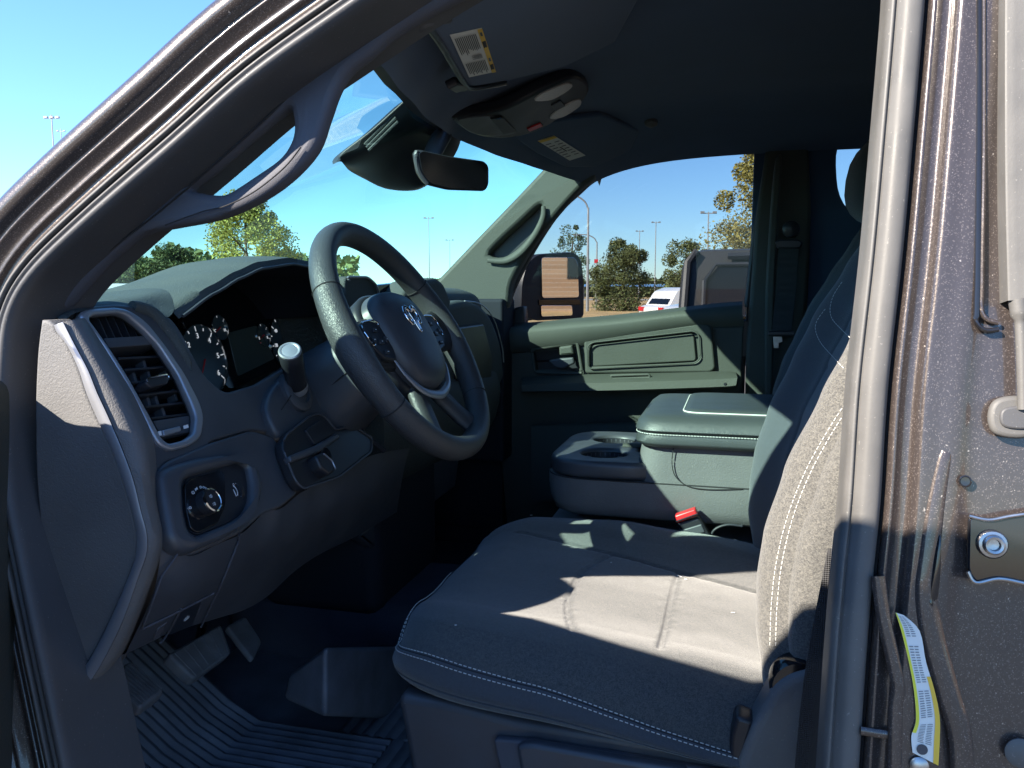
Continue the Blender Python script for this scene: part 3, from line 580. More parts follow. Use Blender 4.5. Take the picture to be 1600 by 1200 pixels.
# ------------------------------------------------------------------ light switch module
LP = [(250, 737), (266, 726), (311, 713), (355, 707), (392, 716), (407, 729), (414, 761), (411, 781), (394, 805), (377, 826), (353, 840), (303, 861), (283, 856), (267, 838), (254, 770)]
LI = [(288, 754), (297, 743), (340, 730), (379, 719), (391, 727), (396, 755), (395, 781), (386, 800), (366, 813), (340, 824), (309, 836), (297, 829), (290, 796)]
PAN = [(244, 742), (258, 722), (328, 692), (394, 672), (430, 684), (446, 715), (468, 768), (440, 792), (414, 800), (378, 832), (300, 868), (278, 862), (256, 836)]
plate('lower_fascia', roundpoly(dl(PAN, .004), .012), .012, .003, M['plastic'], dash, normal=DN)
sw = plate('light_switch', roundpoly(dl(LP, .018), .012), .026, .009, M['plastic'], dash, holes=[roundpoly(dl(LI, .018), .008)], normal=DN, res=4)
part_label(sw, 'headlamp switch panel with a round knob beside a dimmer wheel')
plate('switch_panel', roundpoly(dl(LI, .008), .008), .006, .001, M['black'], sw, normal=DN)
plate('switch_plate', roundpoly(dl([(289, 757), (298, 748), (346, 734), (352, 745), (353, 790), (340, 818), (309, 833), (298, 826), (291, 796)], .0105), .006), .004, .001, M['gloss'], sw, normal=DN)
kc = DF(320, 787, .0105); kr = .0135
obj('switch_knob', MB().lathe([(kr, 0), (kr * .99, .010), (kr * .95, .0115), (kr * .80, .0118), (kr * .78, .0108), (0, .0108)], kc, DN, 32), M['black'], sw)
obj('knob_ring', MB().lathe([(kr * .99, .0098), (kr * .985, .0118), (kr * .86, .0124), (kr * .82, .0118)], kc, DN, 32, cap=False), M['chrome'], sw)
sx, sy = Vector((0, 1, 0)), DN.cross(Vector((0, 1, 0)))
def arcmark(c, r, a0, a1, wd, m=M['white'], par=sw, name='switch_mark'):
    mb = MB(); n = 8
    mb.grid([[c + (sx * math.cos(lerp(a0, a1, i / n)) + sy * math.sin(lerp(a0, a1, i / n))) * q for q in (r - wd / 2, r + wd / 2)] for i in range(n + 1)]); return obj(name, mb, m, par)
fc = kc + DN * .0112
for s in (1, -1):
    c = fc + sy * s * .0045
    arcmark(c, .0016, R(90), R(-90), .0006)
    obj('switch_mark', MB().box(c - sx * .0002, (.0006, .0034, .0002), Matrix((sx, sy, DN)).transposed()), M['white'], sw)
    for k in (-1, 0, 1): obj('switch_mark', MB().box(c - sx * .0022 + sy * k * .0011, (.0020, .0004, .0002), Matrix((sx, sy, DN)).transposed()), M['white'], sw)
ptext('switch_mark', 'O', kc + (sx * -.55 + sy * .83) * .0185 + DN * .0004, sx, sy, .0052, M['white'], sw)
for a, s in ((100, 'pd'), (76, 'D'), (52, 'AUTO')):
    dv = sx * math.cos(R(a)) + sy * math.sin(R(a)); ptext('switch_mark', s, kc + dv * .0185 + DN * .0004, -dv.cross(DN) if a < 60 else sx, dv if a < 60 else sy, .0042 if s != 'AUTO' else .0036, M['white'], sw)
ptext('switch_mark', '=O', DF(296, 794, .0108), sx, sy, .0045, M['white'], sw)
dw = DF(372, 767, .006)
obj('dimmer_wheel', MB().lathe([(.0125, -.003), (.0130, 0), (.0125, .003)], dw + DN * -.006, sy.cross(DN) * 1, 28), M['black'], sw)
arcmark(DF(364, 768, .0095), .0075, R(-55), R(55), .0014); arcmark(DF(367, 768, .0095), .0110, R(-50), R(50), .0014)
obj('switch_mark', MB().box(DF(367, 770, .0088), (.0012, .0085, .0003), Matrix((sx, sy, DN)).transposed()), M['white'], sw)
arcmark(DF(365, 757, .0088), .0013, R(0), R(359), .0006)
# ------------------------------------------------------------------ knee panel, fuse cover, hood release
top = [(254, 836), (280, 862), (302, 868), (340, 850), (380, 832), (414, 800), (440, 794), (470, 770), (520, 745), (580, 712), (640, 700)]
mid = [(240, 925), (262, 930), (292, 930), (330, 912), (366, 896), (402, 870), (430, 856), (470, 828), (515, 800), (580, 770), (630, 740)]
bot = [(196, 1022), (226, 1008), (262, 990), (300, 978), (340, 966), (384, 952), (420, 930), (460, 893), (500, 866), (560, 836), (620, 800)]
k0 = cat([DF(x, y, .001) for x, y in top], 10); k1 = cat([P(x, y, X=-.545) for x, y in mid], 10); k2 = cat([P(x, y, X=-.60) for x, y in bot], 10)
k3 = [v + Vector((-.03, 0, -.004)) for v in k2]; k4 = [v + Vector((-.2, 0, .05)) for v in k2]
kn = [resamp(cat(c, 10), 64) + [e, f] for c, e, f in zip(zip(k0, k1, k2), k3, k4)]
obj('knee_panel', MB().grid(kn), M['plastic'], dash, 50)
def knee_pt(px, py, lift=.0040):
    d = ray(px, py); best = None                              # nearest skin point along the sight line
    for r_ in kn:
        for v in r_[:64]:
            q = (v - d * (v.dot(d) / d.dot(d))).length
            if best is None or q < best[0]: best = (q, v.dot(d) / d.dot(d))
    return d * (best[1] - lift)
for nm, l in (('fuse_cover_edge', [(281, 858), (272, 874), (256, 896), (250, 908), (238, 942), (222, 983)]), ('fuse_cover_edge', [(374, 834), (371, 850), (360, 878), (346, 912), (328, 950), (314, 980)]), ('fuse_cover_edge', [(222, 983), (262, 964), (300, 945), (334, 927)]), ('release_edge', [(283, 951), (272, 972), (258, 996), (250, 1005)])):
    obj(nm, MB().tube([knee_pt(x, y) for x, y in [(p.x, p.y) for p in cat([(a, b, 0) for a, b in l], 4)]], .0013, 6), M['pillar'] if nm != 'release_edge' else M['pillar'], dash)
rl = [knee_pt(x, y, .004) for x, y in ((284, 952), (318, 938), (300, 978), (264, 994))]
hr = plate('hood_release', roundpoly(rl, .004), .008, .002, M['black'], dash, normal=DN)
c, x_, y_, n_ = frame_of(rl, DN)
for k in (-1, 0, 1): obj('release_mark', MB().box(c + n_ * .0006 + y_ * (k * .0035 + .001) + x_ * .001 * k, (.008 - .002 * abs(k), .0010, .0003), Matrix((x_, y_, n_)).transposed()), M['white'], hr)
for l in (((306, 950), (317, 942), (308, 966), (298, 974)), ((246, 984), (262, 972), (250, 996), (240, 1002))):
    plate('finger_recess', roundpoly([knee_pt(x, y, .0045) for x, y in l], .002), .003, .0006, M['pillar'], dash, normal=DN)
# ------------------------------------------------------------------ ignition bezel
IG = [(441, 694), (448, 679), (483, 651), (498, 646), (510, 653), (524, 672), (551, 664), (582, 686), (580, 706), (530, 745), (474, 764), (462, 752), (447, 716)]
ig = plate('ignition_bezel', roundpoly(dl(IG, .022), .008), .014, .003, M['black'], dash, normal=DN)
obj('bezel_rim', MB().tube(roundpoly(dl(IG, .0225), .008)[4:] , .0016, 8), M['plastic'], ig)
plate('switch_blank', roundpoly(dl([(478, 672), (500, 655), (522, 676), (492, 694)], .026), .002), .006, .001, M['black'], ig, normal=DN)
plate('ignition_ledge', roundpoly(dl([(452, 712), (490, 697), (528, 676), (532, 684), (500, 706), (456, 722)], .030), .003), .012, .003, M['plastic'], ig, normal=DN)
kb = DF(509, 722, .028)
obj('ignition_collar', MB().lathe([(.012, -.008), (.012, .004), (.009, .007), (0, .007)], DF(505, 712, .022), DN, 20), M['gloss'], ig)
plate('ignition_knob', roundpoly(dl([(494, 712), (506, 706), (520, 718), (526, 734), (516, 742), (503, 732)], .040), .005), .02, .004, M['black'], ig, normal=DN)
obj('knob_edge', MB().tube(roundpoly(dl([(505, 708), (519, 720), (525, 734)], .0408), .003), .0011, 6), M['satin'], ig)
# ------------------------------------------------------------------ passenger half of the dash
prof = [(-1.02, -.03), (-.86, -.012), (-.74, .0), (-.69, -.004), (-.66, -.02), (-.652, -.05), (-.665, -.10), (-.66, -.16), (-.62, -.20), (-.60, -.26), (-.63, -.36), (-.72, -.42), (-.95, -.44)]
prof = [(v.x, v.y) for v in cat([(a, b, 0) for a, b in prof], 3)]
secs = []
for y in [1.36 + (2.24 - 1.36) * i / 16 for i in range(17)]:
    e = max(0, (y - 2.02) / .22); secs.append([Vector((x + .02 * math.sin((y - 1.36) * 3.2) - .06 * e * e, y, z + .004 * math.sin((y - 1.36) * 5) - .05 * e * e)) for x, z in prof])
obj('dash_body', MB().loft([s_ + [Vector((-1.10, s_[0].y, -.30))] for s_ in secs]), M['dash_soft'], dash, 60)
obj('dash_end_filler', MB().box((-.80, 2.285, -.26), (.36, .13, .46)), M['deep'], dash, bev=.01)
obj('dash_underside', MB().box((-.92, 1.15, -.42), (.40, .96, .03)), M['deep'], dash)
# screen pod with a bright rim, then the vents and the bulge over the glove box
def XP(x, y, X): return P(x, y, X=X)
sp = roundpoly([XP(*p, -.615) for p in [(538, 500), (540, 432), (574, 432), (588, 445), (602, 500)]], .012)
scr = plate('screen_pod', sp, .04, .004, M['dash_soft'], dash, normal=(1, 0, .2))
obj('pod_rim', MB().tube([v + Vector((.001, 0, 0)) for v in roundpoly([XP(*p, -.614) for p in [(540, 433), (574, 433), (588, 446), (603, 502)]], .012)], .0022, 8), M['satin'], scr)
sp = roundpoly([XP(*p, -.645) for p in [(585, 446), (640, 440), (655, 470), (655, 510), (600, 510)]], .008)
plate('touch_screen', sp, .02, .002, M['gloss'], dash, normal=(1, 0, .1))
sp = roundpoly([XP(*p, -.60) for p in [(632, 462), (645, 440), (684, 434), (694, 442), (706, 470), (700, 500), (640, 496)]], .01)
plate('centre_vent', sp, .05, .01, M['dash_soft'], dash, normal=(1, 0, .2))
sp = cat([XP(*p, -.60) for p in [(690, 490), (706, 474), (736, 470), (762, 486), (778, 520), (786, 560), (784, 600), (740, 616), (700, 612)]], 4, True)
plate('glove_box_bulge', sp, .05, .016, M['dash_soft'], dash, normal=(1, 0, .1), res=4)
sp = roundpoly([XP(*p, -.59) for p in [(712, 512), (756, 506), (770, 560), (768, 592), (716, 596)]], .012)
plate('glove_box_lid', sp, .02, .004, M['black'], dash, normal=(1, 0, .1))
obj('bulge_trim', MB().tube(cat([XP(*p, -.586) for p in [(726, 470), (752, 476), (772, 500), (784, 540), (787, 566)]], 6), .0016, 6), M['satin'], dash)
# foot-well side and centre bracket below the column
sp = [XP(*p, -.66) for p in [(560, 836), (620, 790), (650, 720), (720, 700), (712, 760), (660, 800), (600, 870)]]
plate('column_bracket', roundpoly(sp, .01), .03, .006, M['plastic'], dash, normal=(1, 0, 0))
obj('centre_stack_lower', MB().box((-.78, 1.60, -.46), (.26, .34, .36)), M['deep'], dash, bev=.03)
# ================================================================== pedals and floor
def pedal(name, label, catg, quad, thick, m, ribs=0, arm=None):
    q = roundpoly(quad, .008); o = plate('pedal_pad', q, thick, .004, m, None, normal=(.6, -.2, .8)); c, x, y, n = frame_of([Vector(v) for v in quad], (.6, -.2, .8))
    t = thing(name, label, catg, c); attach(o, t)
    if ribs:
        a, b, c2, d = quad
        for i in range(ribs):
            f = (i + .5) / ribs; p0, p1 = a.lerp(b, f), d.lerp(c2, f); p0, p1 = p0.lerp(p1, .06), p1.lerp(p0, .06)
            obj('tread_rib', MB().tube([p0 + n * .0005, p1 + n * .0005], .0011, 6), m, t)
    if arm: obj('pedal_arm', MB().tube(cat(arm, 5), .009, 8), M['black'], t)
    return t
pb_ = P(210, 1070, Y=.86); xq = pb_.x
def PQ(l, Z0, k=0.55, X0=-.72):                              # plane sloping up to the front
    out = []
    for x, y in l:
        d = ray(x, y); out.append(d * ((Z0 - k * X0 * -1 * -1) / (d.z + k * d.x)) if False else d * ((Z0 + k * X0) / (d.z + k * d.x)))
    return out
pedal('parking_brake_pedal', 'small ribbed grey pedal at far left under the dashboard end', 'pedal', PQ([(164, 1060), (204, 1031), (258, 1077), (220, 1106)], -.545, .5, -.70), .018, M['pedal'], 9, [P(170, 1040, X=-.74), P(180, 1000, X=-.80), P(200, 960, X=-.9)])
pedal('brake_pedal', 'wide dark brake pedal in the shade between two other pedals', 'pedal', PQ([(262, 1022), (346, 974), (362, 1020), (304, 1062)], -.56, .9, -.78), .02, M['pedal'], 6, [P(310, 1015, X=-.85), P(320, 960, X=-.92), P(330, 900, X=-1.0)])
pedal('accelerator_pedal', 'narrow dark accelerator pedal right of the brake pedal', 'pedal', PQ([(354, 978), (384, 962), (410, 1002), (396, 1032)], -.58, .9, -.86), .012, M['pedal'], 0, [P(380, 980, X=-.95), P(390, 920, X=-1.02)])
fm = thing('floor_mat', 'ribbed black rubber floor mat in the driver footwell', 'floor mat', (-.75, 1.1, -.75))
mz = -.735
def mat_rows(x0, x1, y0, y1, along, n, amp, z0, m):
    rows = []
    for i in range(n * 4 + 1):
        f = i / (n * 4); h = amp * (0, .7, 1, .7)[i % 4]; r_ = []
        for j in range(9):
            g_ = j / 8; x, y = (lerp(x0, x1, f), lerp(y0, y1, g_)) if along == 'x' else (lerp(x0, x1, g_), lerp(y0, y1, f))
            zz = z0 + h + max(0, -.78 - x) * .75
            r_.append(Vector((x, y, zz)))
        rows.append(r_)
    return MB().grid(rows)
obj('ribbed_field', mat_rows(-1.0, -.52, .74, 1.19, 'y', 26, .005, mz, 0), M['mat_rubber'], fm, 30)
obj('ribbed_field', mat_rows(-.62, -.16, 1.19, 1.50, 'x', 22, .003, mz + .001, 0), M['mat_rubber'], fm, 30)
obj('ribbed_field', mat_rows(-.52, -.10, .70, 1.19, 'x', 20, .003, mz + .001, 0), M['mat_rubber'], fm, 30)
obj('mat_base', MB().box((-.56, 1.1, mz - .012), (.9, .84, .02)), M['mat_rubber'], fm, bev=.006)
obj('heel_pad', MB().tube([Vector((-.5, 1.19, mz + .004)), Vector((-.1, 1.19, mz + .004))], .003, 8), M['mat_rubber'], fm)
# tunnel hump beside the foot-well: moulded rubber with a clear front wall
hq = [P(x, y, X=-.56) for x, y in ((508, 1008), (640, 1010), (645, 1124), (508, 1122))]
hq2 = [v + Vector((-.012, 0, .012)) for v in hq[:2]]
hb_ = [P(x, y, X=-.66) for x, y in ((452, 1052), (560, 1010), (570, 1124), (440, 1090))]
obj('tunnel_cover', MB().loft([hq, hb_]), M['mat_rubber'], truck, bev=.010)
obj('transmission_tunnel', MB().box((-.60, 1.60, -.70), (.8, .34, .16)), M['carpet'], truck, bev=.05)
# ================================================================== steering column, shift lever and wheel
WC = P(636.6, 533, D=1.0); WC = WC * (1.22 * math.cos(math.atan(0)) / cf.dot(WC))
TA = R(31); WN = Vector((math.cos(TA), 0, math.sin(TA))); WU = Vector((-math.sin(TA), 0, math.cos(TA))); WR = Vector((0, 1, 0))
def WP(r, a, h=0.0): return WC + (WR * math.cos(a) + WU * math.sin(a)) * r + WN * h      # polar point on the wheel
def WXY(x, y, h=0.0): return WC + WR * x + WU * y + WN * h
colm = thing('steering_column', 'grey steering column shroud with gear lever socket behind the wheel', 'steering column', WC - WN * .3)
secs = []
for d, rx, ry, dy in ((-.05, .052, .050, 0), (-.07, .062, .060, 0), (-.12, .070, .068, -.004), (-.17, .076, .076, -.010), (-.24, .080, .085, -.018), (-.33, .085, .09, -.03)):
    secs.append([WXY(math.copysign(abs(math.cos(a)) ** .75, math.cos(a)) * rx, math.copysign(abs(math.sin(a)) ** .75, math.sin(a)) * ry + dy, d) for a in [2 * math.pi * k / 32 for k in range(32)]])
obj('shroud', MB().loft(secs), M['plastic'], colm, 60)
obj('shroud_seam', MB().tube([WXY(-.063 - .002 * i, -.003 * i, -.07 - .02 * i) for i in range(9)], .0012, 6), M['seam'], colm)
for yy in (.006, -.01): obj('shroud_screw', MB().lathe([(.003, 0), (.0025, .001), (0, .001)], WXY(-.0755, -.02 + yy, -.15), (0, -1, 0), 12), M['gloss'], colm)
# broad cover where the column leaves the dash, with the gear lever's socket
cv = [DF(x, y, o) for x, y, o in ((420, 612, .004), (446, 580, .004), (480, 548, .012), (502, 540, .03), (512, 570, .05), (520, 620, .06), (560, 672, .07), (600, 706, .06), (560, 690, .02), (486, 690, .006), (440, 690, .004), (415, 660, .004))]
plate('column_cover', cat([DF(x, y, .012) for x, y in ((418, 640), (424, 610), (446, 584), (478, 556), (500, 546), (512, 580), (528, 625), (560, 668), (590, 690), (540, 668), (522, 676), (508, 656), (494, 650), (456, 678), (436, 680))], 4, True), .02, .006, M['plastic'], colm, normal=DN, res=3)
obj('cover_gap', MB().tube(cat([DF(x, y, .016) for x, y in ((499, 546), (506, 572), (514, 604), (532, 640), (566, 676), (600, 704))], 6), .0045, 8), M['deep'], colm)
lev = thing('gear_lever', 'black column gear lever with a round grey end cap rising from its socket', 'gear lever', DF(462, 608, .016))
LB, LT = DF(464, 606, .018), DF(453, 549, .085)
LT = P(453, 549, D=1.0); LT = LT * ((LB.length - .055) / LT.length)
ld = (LT - LB).normalized()
obj('socket', MB().lathe([(.030, -.006), (.030, .004), (.027, .007), (.020, .008), (.019, .004), (0, .004)], DF(462, 612, .014), DN, 32), M['plastic'], lev)
obj('socket_seam', MB().tube([DF(455, 618, .0225), DF(440, 640, .0225)], .0008, 6), M['seam'], lev)
obj('lever_grip', MB().lathe([(.0105, -.012), (.0125, .0), (.0135, .010), (.0150, (LT - LB).length * .75), (.0155, (LT - LB).length - .002), (.0140, (LT - LB).length), (0, (LT - LB).length)], LB, ld, 28), M['black'], lev, 40)
obj('grip_foot', MB().lathe([(.0142, -.004), (.0152, .002), (.0142, .007)], LB, ld, 28, cap=False), M['satin'], lev)
obj('end_cap', MB().lathe([(.0148, -.002), (.0150, .0015), (.0135, .0030), (.0115, .0030), (.0105, .0022), (.0085, .0026), (0, .0030)], LT, ld, 28), M['satin'], lev)
# ------------------------------------------------------------------ steering wheel
wheel = thing('steering_wheel', 'thick leather steering wheel with a silver ram head badge on its hub', 'steering wheel', WC)
RR = .182
rim = []
N_ = 128
for k in range(N_):
    a = 2 * math.pi * k / N_; dv = WR * math.cos(a) + WU * math.sin(a)
    thick = 1.0 + .14 * max(0, math.cos(2 * a)) ** 4           # thumb swellings at the sides
    flat = 1 - .03 * max(0, -math.sin(a)) ** 4
    rim.append([WC + dv * (RR * flat) + (dv * math.cos(b) * .0170 * thick + WN * math.sin(b) * .0192 * thick) for b in [2 * math.pi * j / 20 for j in range(20)]])
obj('rim', MB().grid(rim, cu=True, cv=True), M['leather'], wheel, 180)
for deg in (152, 208, 30, -38):                              # joints between leather panels
    a = R(deg); dv = WR * math.cos(a) + WU * math.sin(a); th = 1.0 + .14 * max(0, math.cos(2 * a)) ** 4
    obj('rim_joint', MB().tube([WC + dv * RR + (dv * math.cos(b) * .0171 * th + WN * math.sin(b) * .0193 * th) for b in [2 * math.pi * j / 28 for j in range(28)]], .0009, 6, closed=True), M['seam'], wheel)
st = MB()
for k in range(150):                                         # stitched inner seam of the rim
    a = R(155 + 53 * k / 150); dv = WR * math.cos(a) + WU * math.sin(a); th = 1.0 + .14 * max(0, math.cos(2 * a)) ** 4
    b = R(-62); p = WC + dv * RR + (dv * math.cos(b + math.pi) * .0172 * th + WN * math.sin(b + R(122)) * .0194 * th)
    tdir = WN.cross(dv)
    st.tube([p - tdir * .0007, p + tdir * .0007], .0005, 4)
o = obj('rim_stitching', st, M['seam'], wheel); o['kind'] = 'stuff'
# hub pad: soft four-sided cushion, domed
HB = [(-.070, .030), (-.062, .052), (-.035, .066), (0, .070), (.035, .066), (.062, .052), (.070, .030), (.068, -.005), (.058, -.040), (.036, -.062), (0, -.070), (-.036, -.062), (-.058, -.040), (-.068, -.005)]
HB = [(x * 1.13, y * 1.13) for x, y in HB]
hb = cat([(x, y, 0) for x, y in HB], 5, True)
secs = []
for s, h in ((1.0, -.035), (1.02, -.010), (1.015, .000), (.98, .010), (.90, .0165), (.72, .022), (.45, .0255), (.2, .0265), (.02, .0268)):
    secs.append([WXY(v.x * s, v.y * s, h) for v in hb])
hub = obj('hub_pad', MB().loft(secs), M['plastic'], wheel, 60)
# dark collar behind the pad
secs = [[WXY(v.x * s, v.y * s, h) for v in hb] for s, h in ((.8, -.06), (1.06, -.034), (1.10, -.016), (1.04, -.010))]
obj('hub_collar', MB().loft(secs), M['black'], wheel, 60)
def spoke(pts, wd, th, m=M['black'], name='spoke'):
    secs = []
    for (x, y, h), w_, t_ in zip(pts, wd, th):
        i = pts.index((x, y, h)); a = Vector(pts[max(i - 1, 0)]); b = Vector(pts[min(i + 1, len(pts) - 1)]); tt = (b - a); tt.z = 0; tt.normalize(); nn = Vector((-tt.y, tt.x, 0))
        secs.append([WXY(x + nn.x * w_ * math.cos(q), y + nn.y * w_ * math.cos(q), h + t_ * math.sin(q)) for q in [2 * math.pi * k / 16 for k in range(16)]])
    return obj(name, MB().loft(secs), m, wheel, 60)
for s in (-1, 1):
    spoke([(s * .055, .006, -.012), (s * .100, .006, -.012), (s * .140, .008, -.006), (s * .172, .012, .0)], [.046, .038, .034, .038], [.016, .014, .013, .010])
    sg = -1 if s < 0 else 1
    pp = [(.080, .030), (.098, .036), (.132, .034), (.140, .022), (.134, -.004), (.118, -.022), (.086, -.028), (.076, -.010)]
    pod = plate('switch_pod', roundpoly([WXY(s * x, y, .007) for x, y in pp], .007), .010, .003, M['black'], wheel, normal=WN)
    obj('pod_trim', MB().tube(roundpoly([WXY(s * x, y, .0075) for x, y in pp[:5]], .007), .0013, 8), M['chrome'], pod)
    for (x, y, w_, h_) in ((.106, .020, .012, .007), (.106, .002, .014, .008), (.106, -.014, .012, .006), (.088, .004, .006, .010), (.125, .006, .006, .010)):
        bt = plate('wheel_button', roundpoly([WXY(s * (x + i * w_ * .5), y + j * h_ * .5, .0095) for i, j in ((-1, -1), (1, -1), (1, 1), (-1, 1))], .002), .004, .001, M['black'], pod, normal=WN)
        obj('button_mark', MB().box(WXY(s * x, y, .0099), (.0035, .0010, .0003), Matrix((WR, WU, WN)).transposed()), M['white'], pod)
for s in (-1, 1):
    spoke([(s * .026, -.050, -.014), (s * .040, -.090, -.014), (s * .062, -.130, -.010), (s * .078, -.158, -.003)], [.022, .020, .020, .026], [.012, .011, .011, .010], M['leather'], 'lower_spoke')
# bright bar sweeping under the hub
bar = [WXY(x, y, .004) for x, y in [(v.x * 1.08, v.y * 1.08) for v in cat([(-.082, -.024, 0), (-.072, -.050, 0), (-.046, -.074, 0), (-.012, -.084, 0), (.012, -.084, 0), (.046, -.074, 0), (.072, -.050, 0), (.082, -.024, 0)], 6)]]
obj('hub_trim', MB().tube(bar, [.0022 + .0050 * math.sin(math.pi * i / 42) for i in range(43)], 10, flat=.55, up=WN), M['satin'], wheel, 60)
# badge: a ram's head with curled horns
bc = lambda x, y, h=0.0: WXY(x * .0200, .022 + y * .0200, .0262 + h - .0012 * abs(x))
head = [(-.34, .78), (-.12, .62), (.12, .62), (.34, .78), (.44, .50), (.36, .10), (.30, -.45), (.22, -.95), (.10, -1.12), (-.10, -1.12), (-.22, -.95), (-.30, -.45), (-.36, .10), (-.44, .50)]
bd = plate('badge', roundpoly([bc(x, y) for x, y in head], .0012), .004, .0014, M['chrome'], wheel, normal=WN, lift=.0022)
for s in (-1, 1):
    horn = [bc(s * x, y, .001) for x, y in ((.26, .72), (.52, .98), (.88, .92), (1.06, .52), (1.02, .04), (.80, -.34), (.56, -.30), (.54, .02), (.70, .18))]
    horn = cat(horn, 5); obj('horn', MB().tube(horn, [.0040 - .0024 * i / (len(horn) - 1) for i in range(len(horn))], 10, flat=.8, up=WN), M['chrome'], bd)
    obj('nostril', MB().box(bc(s * .10, -.92, .0025), (.0012, .0018, .0008), Matrix((WR, WU, WN)).transposed()), M['gloss'], bd)
    obj('eye', MB().box(bc(s * .24, .16, .0026), (.0018, .0030, .0008), Matrix((WR, WU, WN)).transposed()), M['gloss'], bd)
# ================================================================== driver's seat
seat = thing('front_seat', 'dark grey cloth driver seat with pale double stitching and sunlit cushion', 'car seat', (-.1, 1.13, -.76))
SY0, SY1 = .855, 1.415
def bol(y):                                                  # cross profile of the cushion
    u = (y - 1.135) / .28
    return .011 * math.exp(-((abs(u) - .74) / .22) ** 2) - .012 * max(0, abs(u) - .86) / .14 + .007 * (1 - min(1, abs(u) / .6) ** 2)
def seat_base(x): return interp(x, [(-.42, -.412), (-.33, -.404), (-.2, -.413), (-.05, -.428), (.1, -.446), (.2, -.46)])
def seam_curve_dist(x, y):
    d = 9
    far = 1.30 - .105 * (x + .376) / .42; near = .945
    d = min(d, abs(y - far) * 1.0 if x > -.34 else 9)
    # bowed cross seam at the front of the insert, straight one behind it
    fx = -.205 + .05 * ((y - 1.09) / .2) ** 2
    if near - .01 < y < far: d = min(d, abs(x - fx))
    if near - .01 < y < far: d = min(d, abs(x + .072 - .01 * (y - 1.1)))
    return d
def top_z(x, y):
    z = seat_base(x) + bol(y)
    q = (-.320 - x) / .070                                    # rolled front edge
    if q > 0: z -= .016 * (1 - math.sqrt(max(0, 1 - min(q, 1) ** 2)))
    dn_ = interp(x, [(-.36, .006), (-.2, .016), (0, .040), (.16, .050)]); wd_ = interp(x, [(-.36, .035), (0, .085), (.16, .09)])
    for e, dp in ((((y - SY0) / wd_), dn_), ((SY1 - y) / .035, .012)):            # rolled sides
        if e < 1: z -= dp * (1 - math.sqrt(max(0, 1 - (1 - max(e, 0)) ** 2)))
    d = seam_curve_dist(x, y); z -= .0040 * math.exp(-(d / .0030) ** 2)
    # padding puffs between seams, with a little wear
    z += .016 * max(0, min(1, (y - (1.30 - .105 * (x + .376) / .42)) / .12)) ** 1.0 * max(0, min(1, (x + .36) / .2))
    z += .0010 * math.exp(-(d / .014) ** 2) * noise.noise(Vector((x * 110, y * 110, 2)))
    z += .0020 * noise.noise(Vector((x * 9, y * 9, 3))) + .0005 * noise.noise(Vector((x * 30, y * 30, 7)))
    return z
def edge_y(x, s):                                             # plan outline: rounded front corners
    q = min(1, max(0, (-.25 - x) / .14)); r = .085 * (1 - (1 - q ** 2.6) ** .42)
    return SY0 + r if s < 0 else SY1 - r
rows = []
xs = [-.3895 + .4895 * (i / 130) for i in range(131)] + [.13, .16]
mb = MB(); rows = []
for x in xs:
    a, b = edge_y(x, -1), edge_y(x, 1); rows.append([Vector((x, lerp(a, b, j / 130), 0)) for j in range(131)])
    for j, v in enumerate(rows[-1]): v.z = top_z(x, lerp(SY0, SY1, j / 130))
cush = obj('seat_cushion', mb.grid(rows), M['cloth'], seat, 180)
# skirt of the cushion: darker cloth below the double seam
rim_pts = [r[0] for r in rows[::-1]] + rows[0][1:-1] + [r[-1] for r in rows]
def skirt(off, dz0, k): return [p + off(p) + Vector((0, 0, dz0 - k * 0)) for p in rim_pts]
def outn(p):
    c = Vector((max(p.x, -.2), min(max(p.y, 1.0), 1.27), p.z)); d = (p - c); d.z = 0
    return d.normalized() if d.length > 1e-6 else Vector((-1, 0, 0))
def zbot(p): return interp(p.x, [(-.40, -.466), (-.2, -.480), (0, -.500), (.16, -.515)])
sk = []
for f, o in ((0, 0), (.05, .0045), (.14, .0055), (.30, .0085), (.5, .0105), (.68, .0090), (.705, .0070), (.73, .0090), (.85, .0060), (.95, .0015), (1.0, -.010)):
    sk.append([p + outn(p) * o + Vector((0, 0, (zbot(p) - p.z) * f)) for p in rim_pts])
obj('cushion_skirt', MB().grid(sk), M['cloth_dark'], cush, 60)
def stitches(name, path, m, parent, gap=.0058, ln=.0036, r=.00058, lift=Vector((0, 0, 0))):
    pts = [Vector(p) for p in path]; tot = sum((b - a).length for a, b in zip(pts, pts[1:])); n = max(2, int(tot / gap)); q = resamp(pts, n + 1); mb = MB()
    for a, b in zip(q, q[1:]):
        d = (b - a).normalized(); c = (a + b) / 2; mb.tube([c - d * ln / 2 + lift, c + d * ln / 2 + lift], r, 5)
    o = obj(name, mb, m, parent, fix=False); o['kind'] = 'stuff'; return o
near_len = len(rows)
for f, o in ((-.02, .0025), (.10, .0063)):
    path = [p + outn(p) * o + Vector((0, 0, (zbot(p) - p.z) * f + (.0008 if f < 0 else 0))) for p in rim_pts[6:near_len + 60]]
    stitches('double_stitching', path, M['thread'], cush)
obj('skirt_seam', MB().tube([p + outn(p) * .0025 + Vector((0, 0, (zbot(p) - p.z) * .035)) for p in rim_pts[:near_len + 100]], .0008, 5), M['seam'], cush)
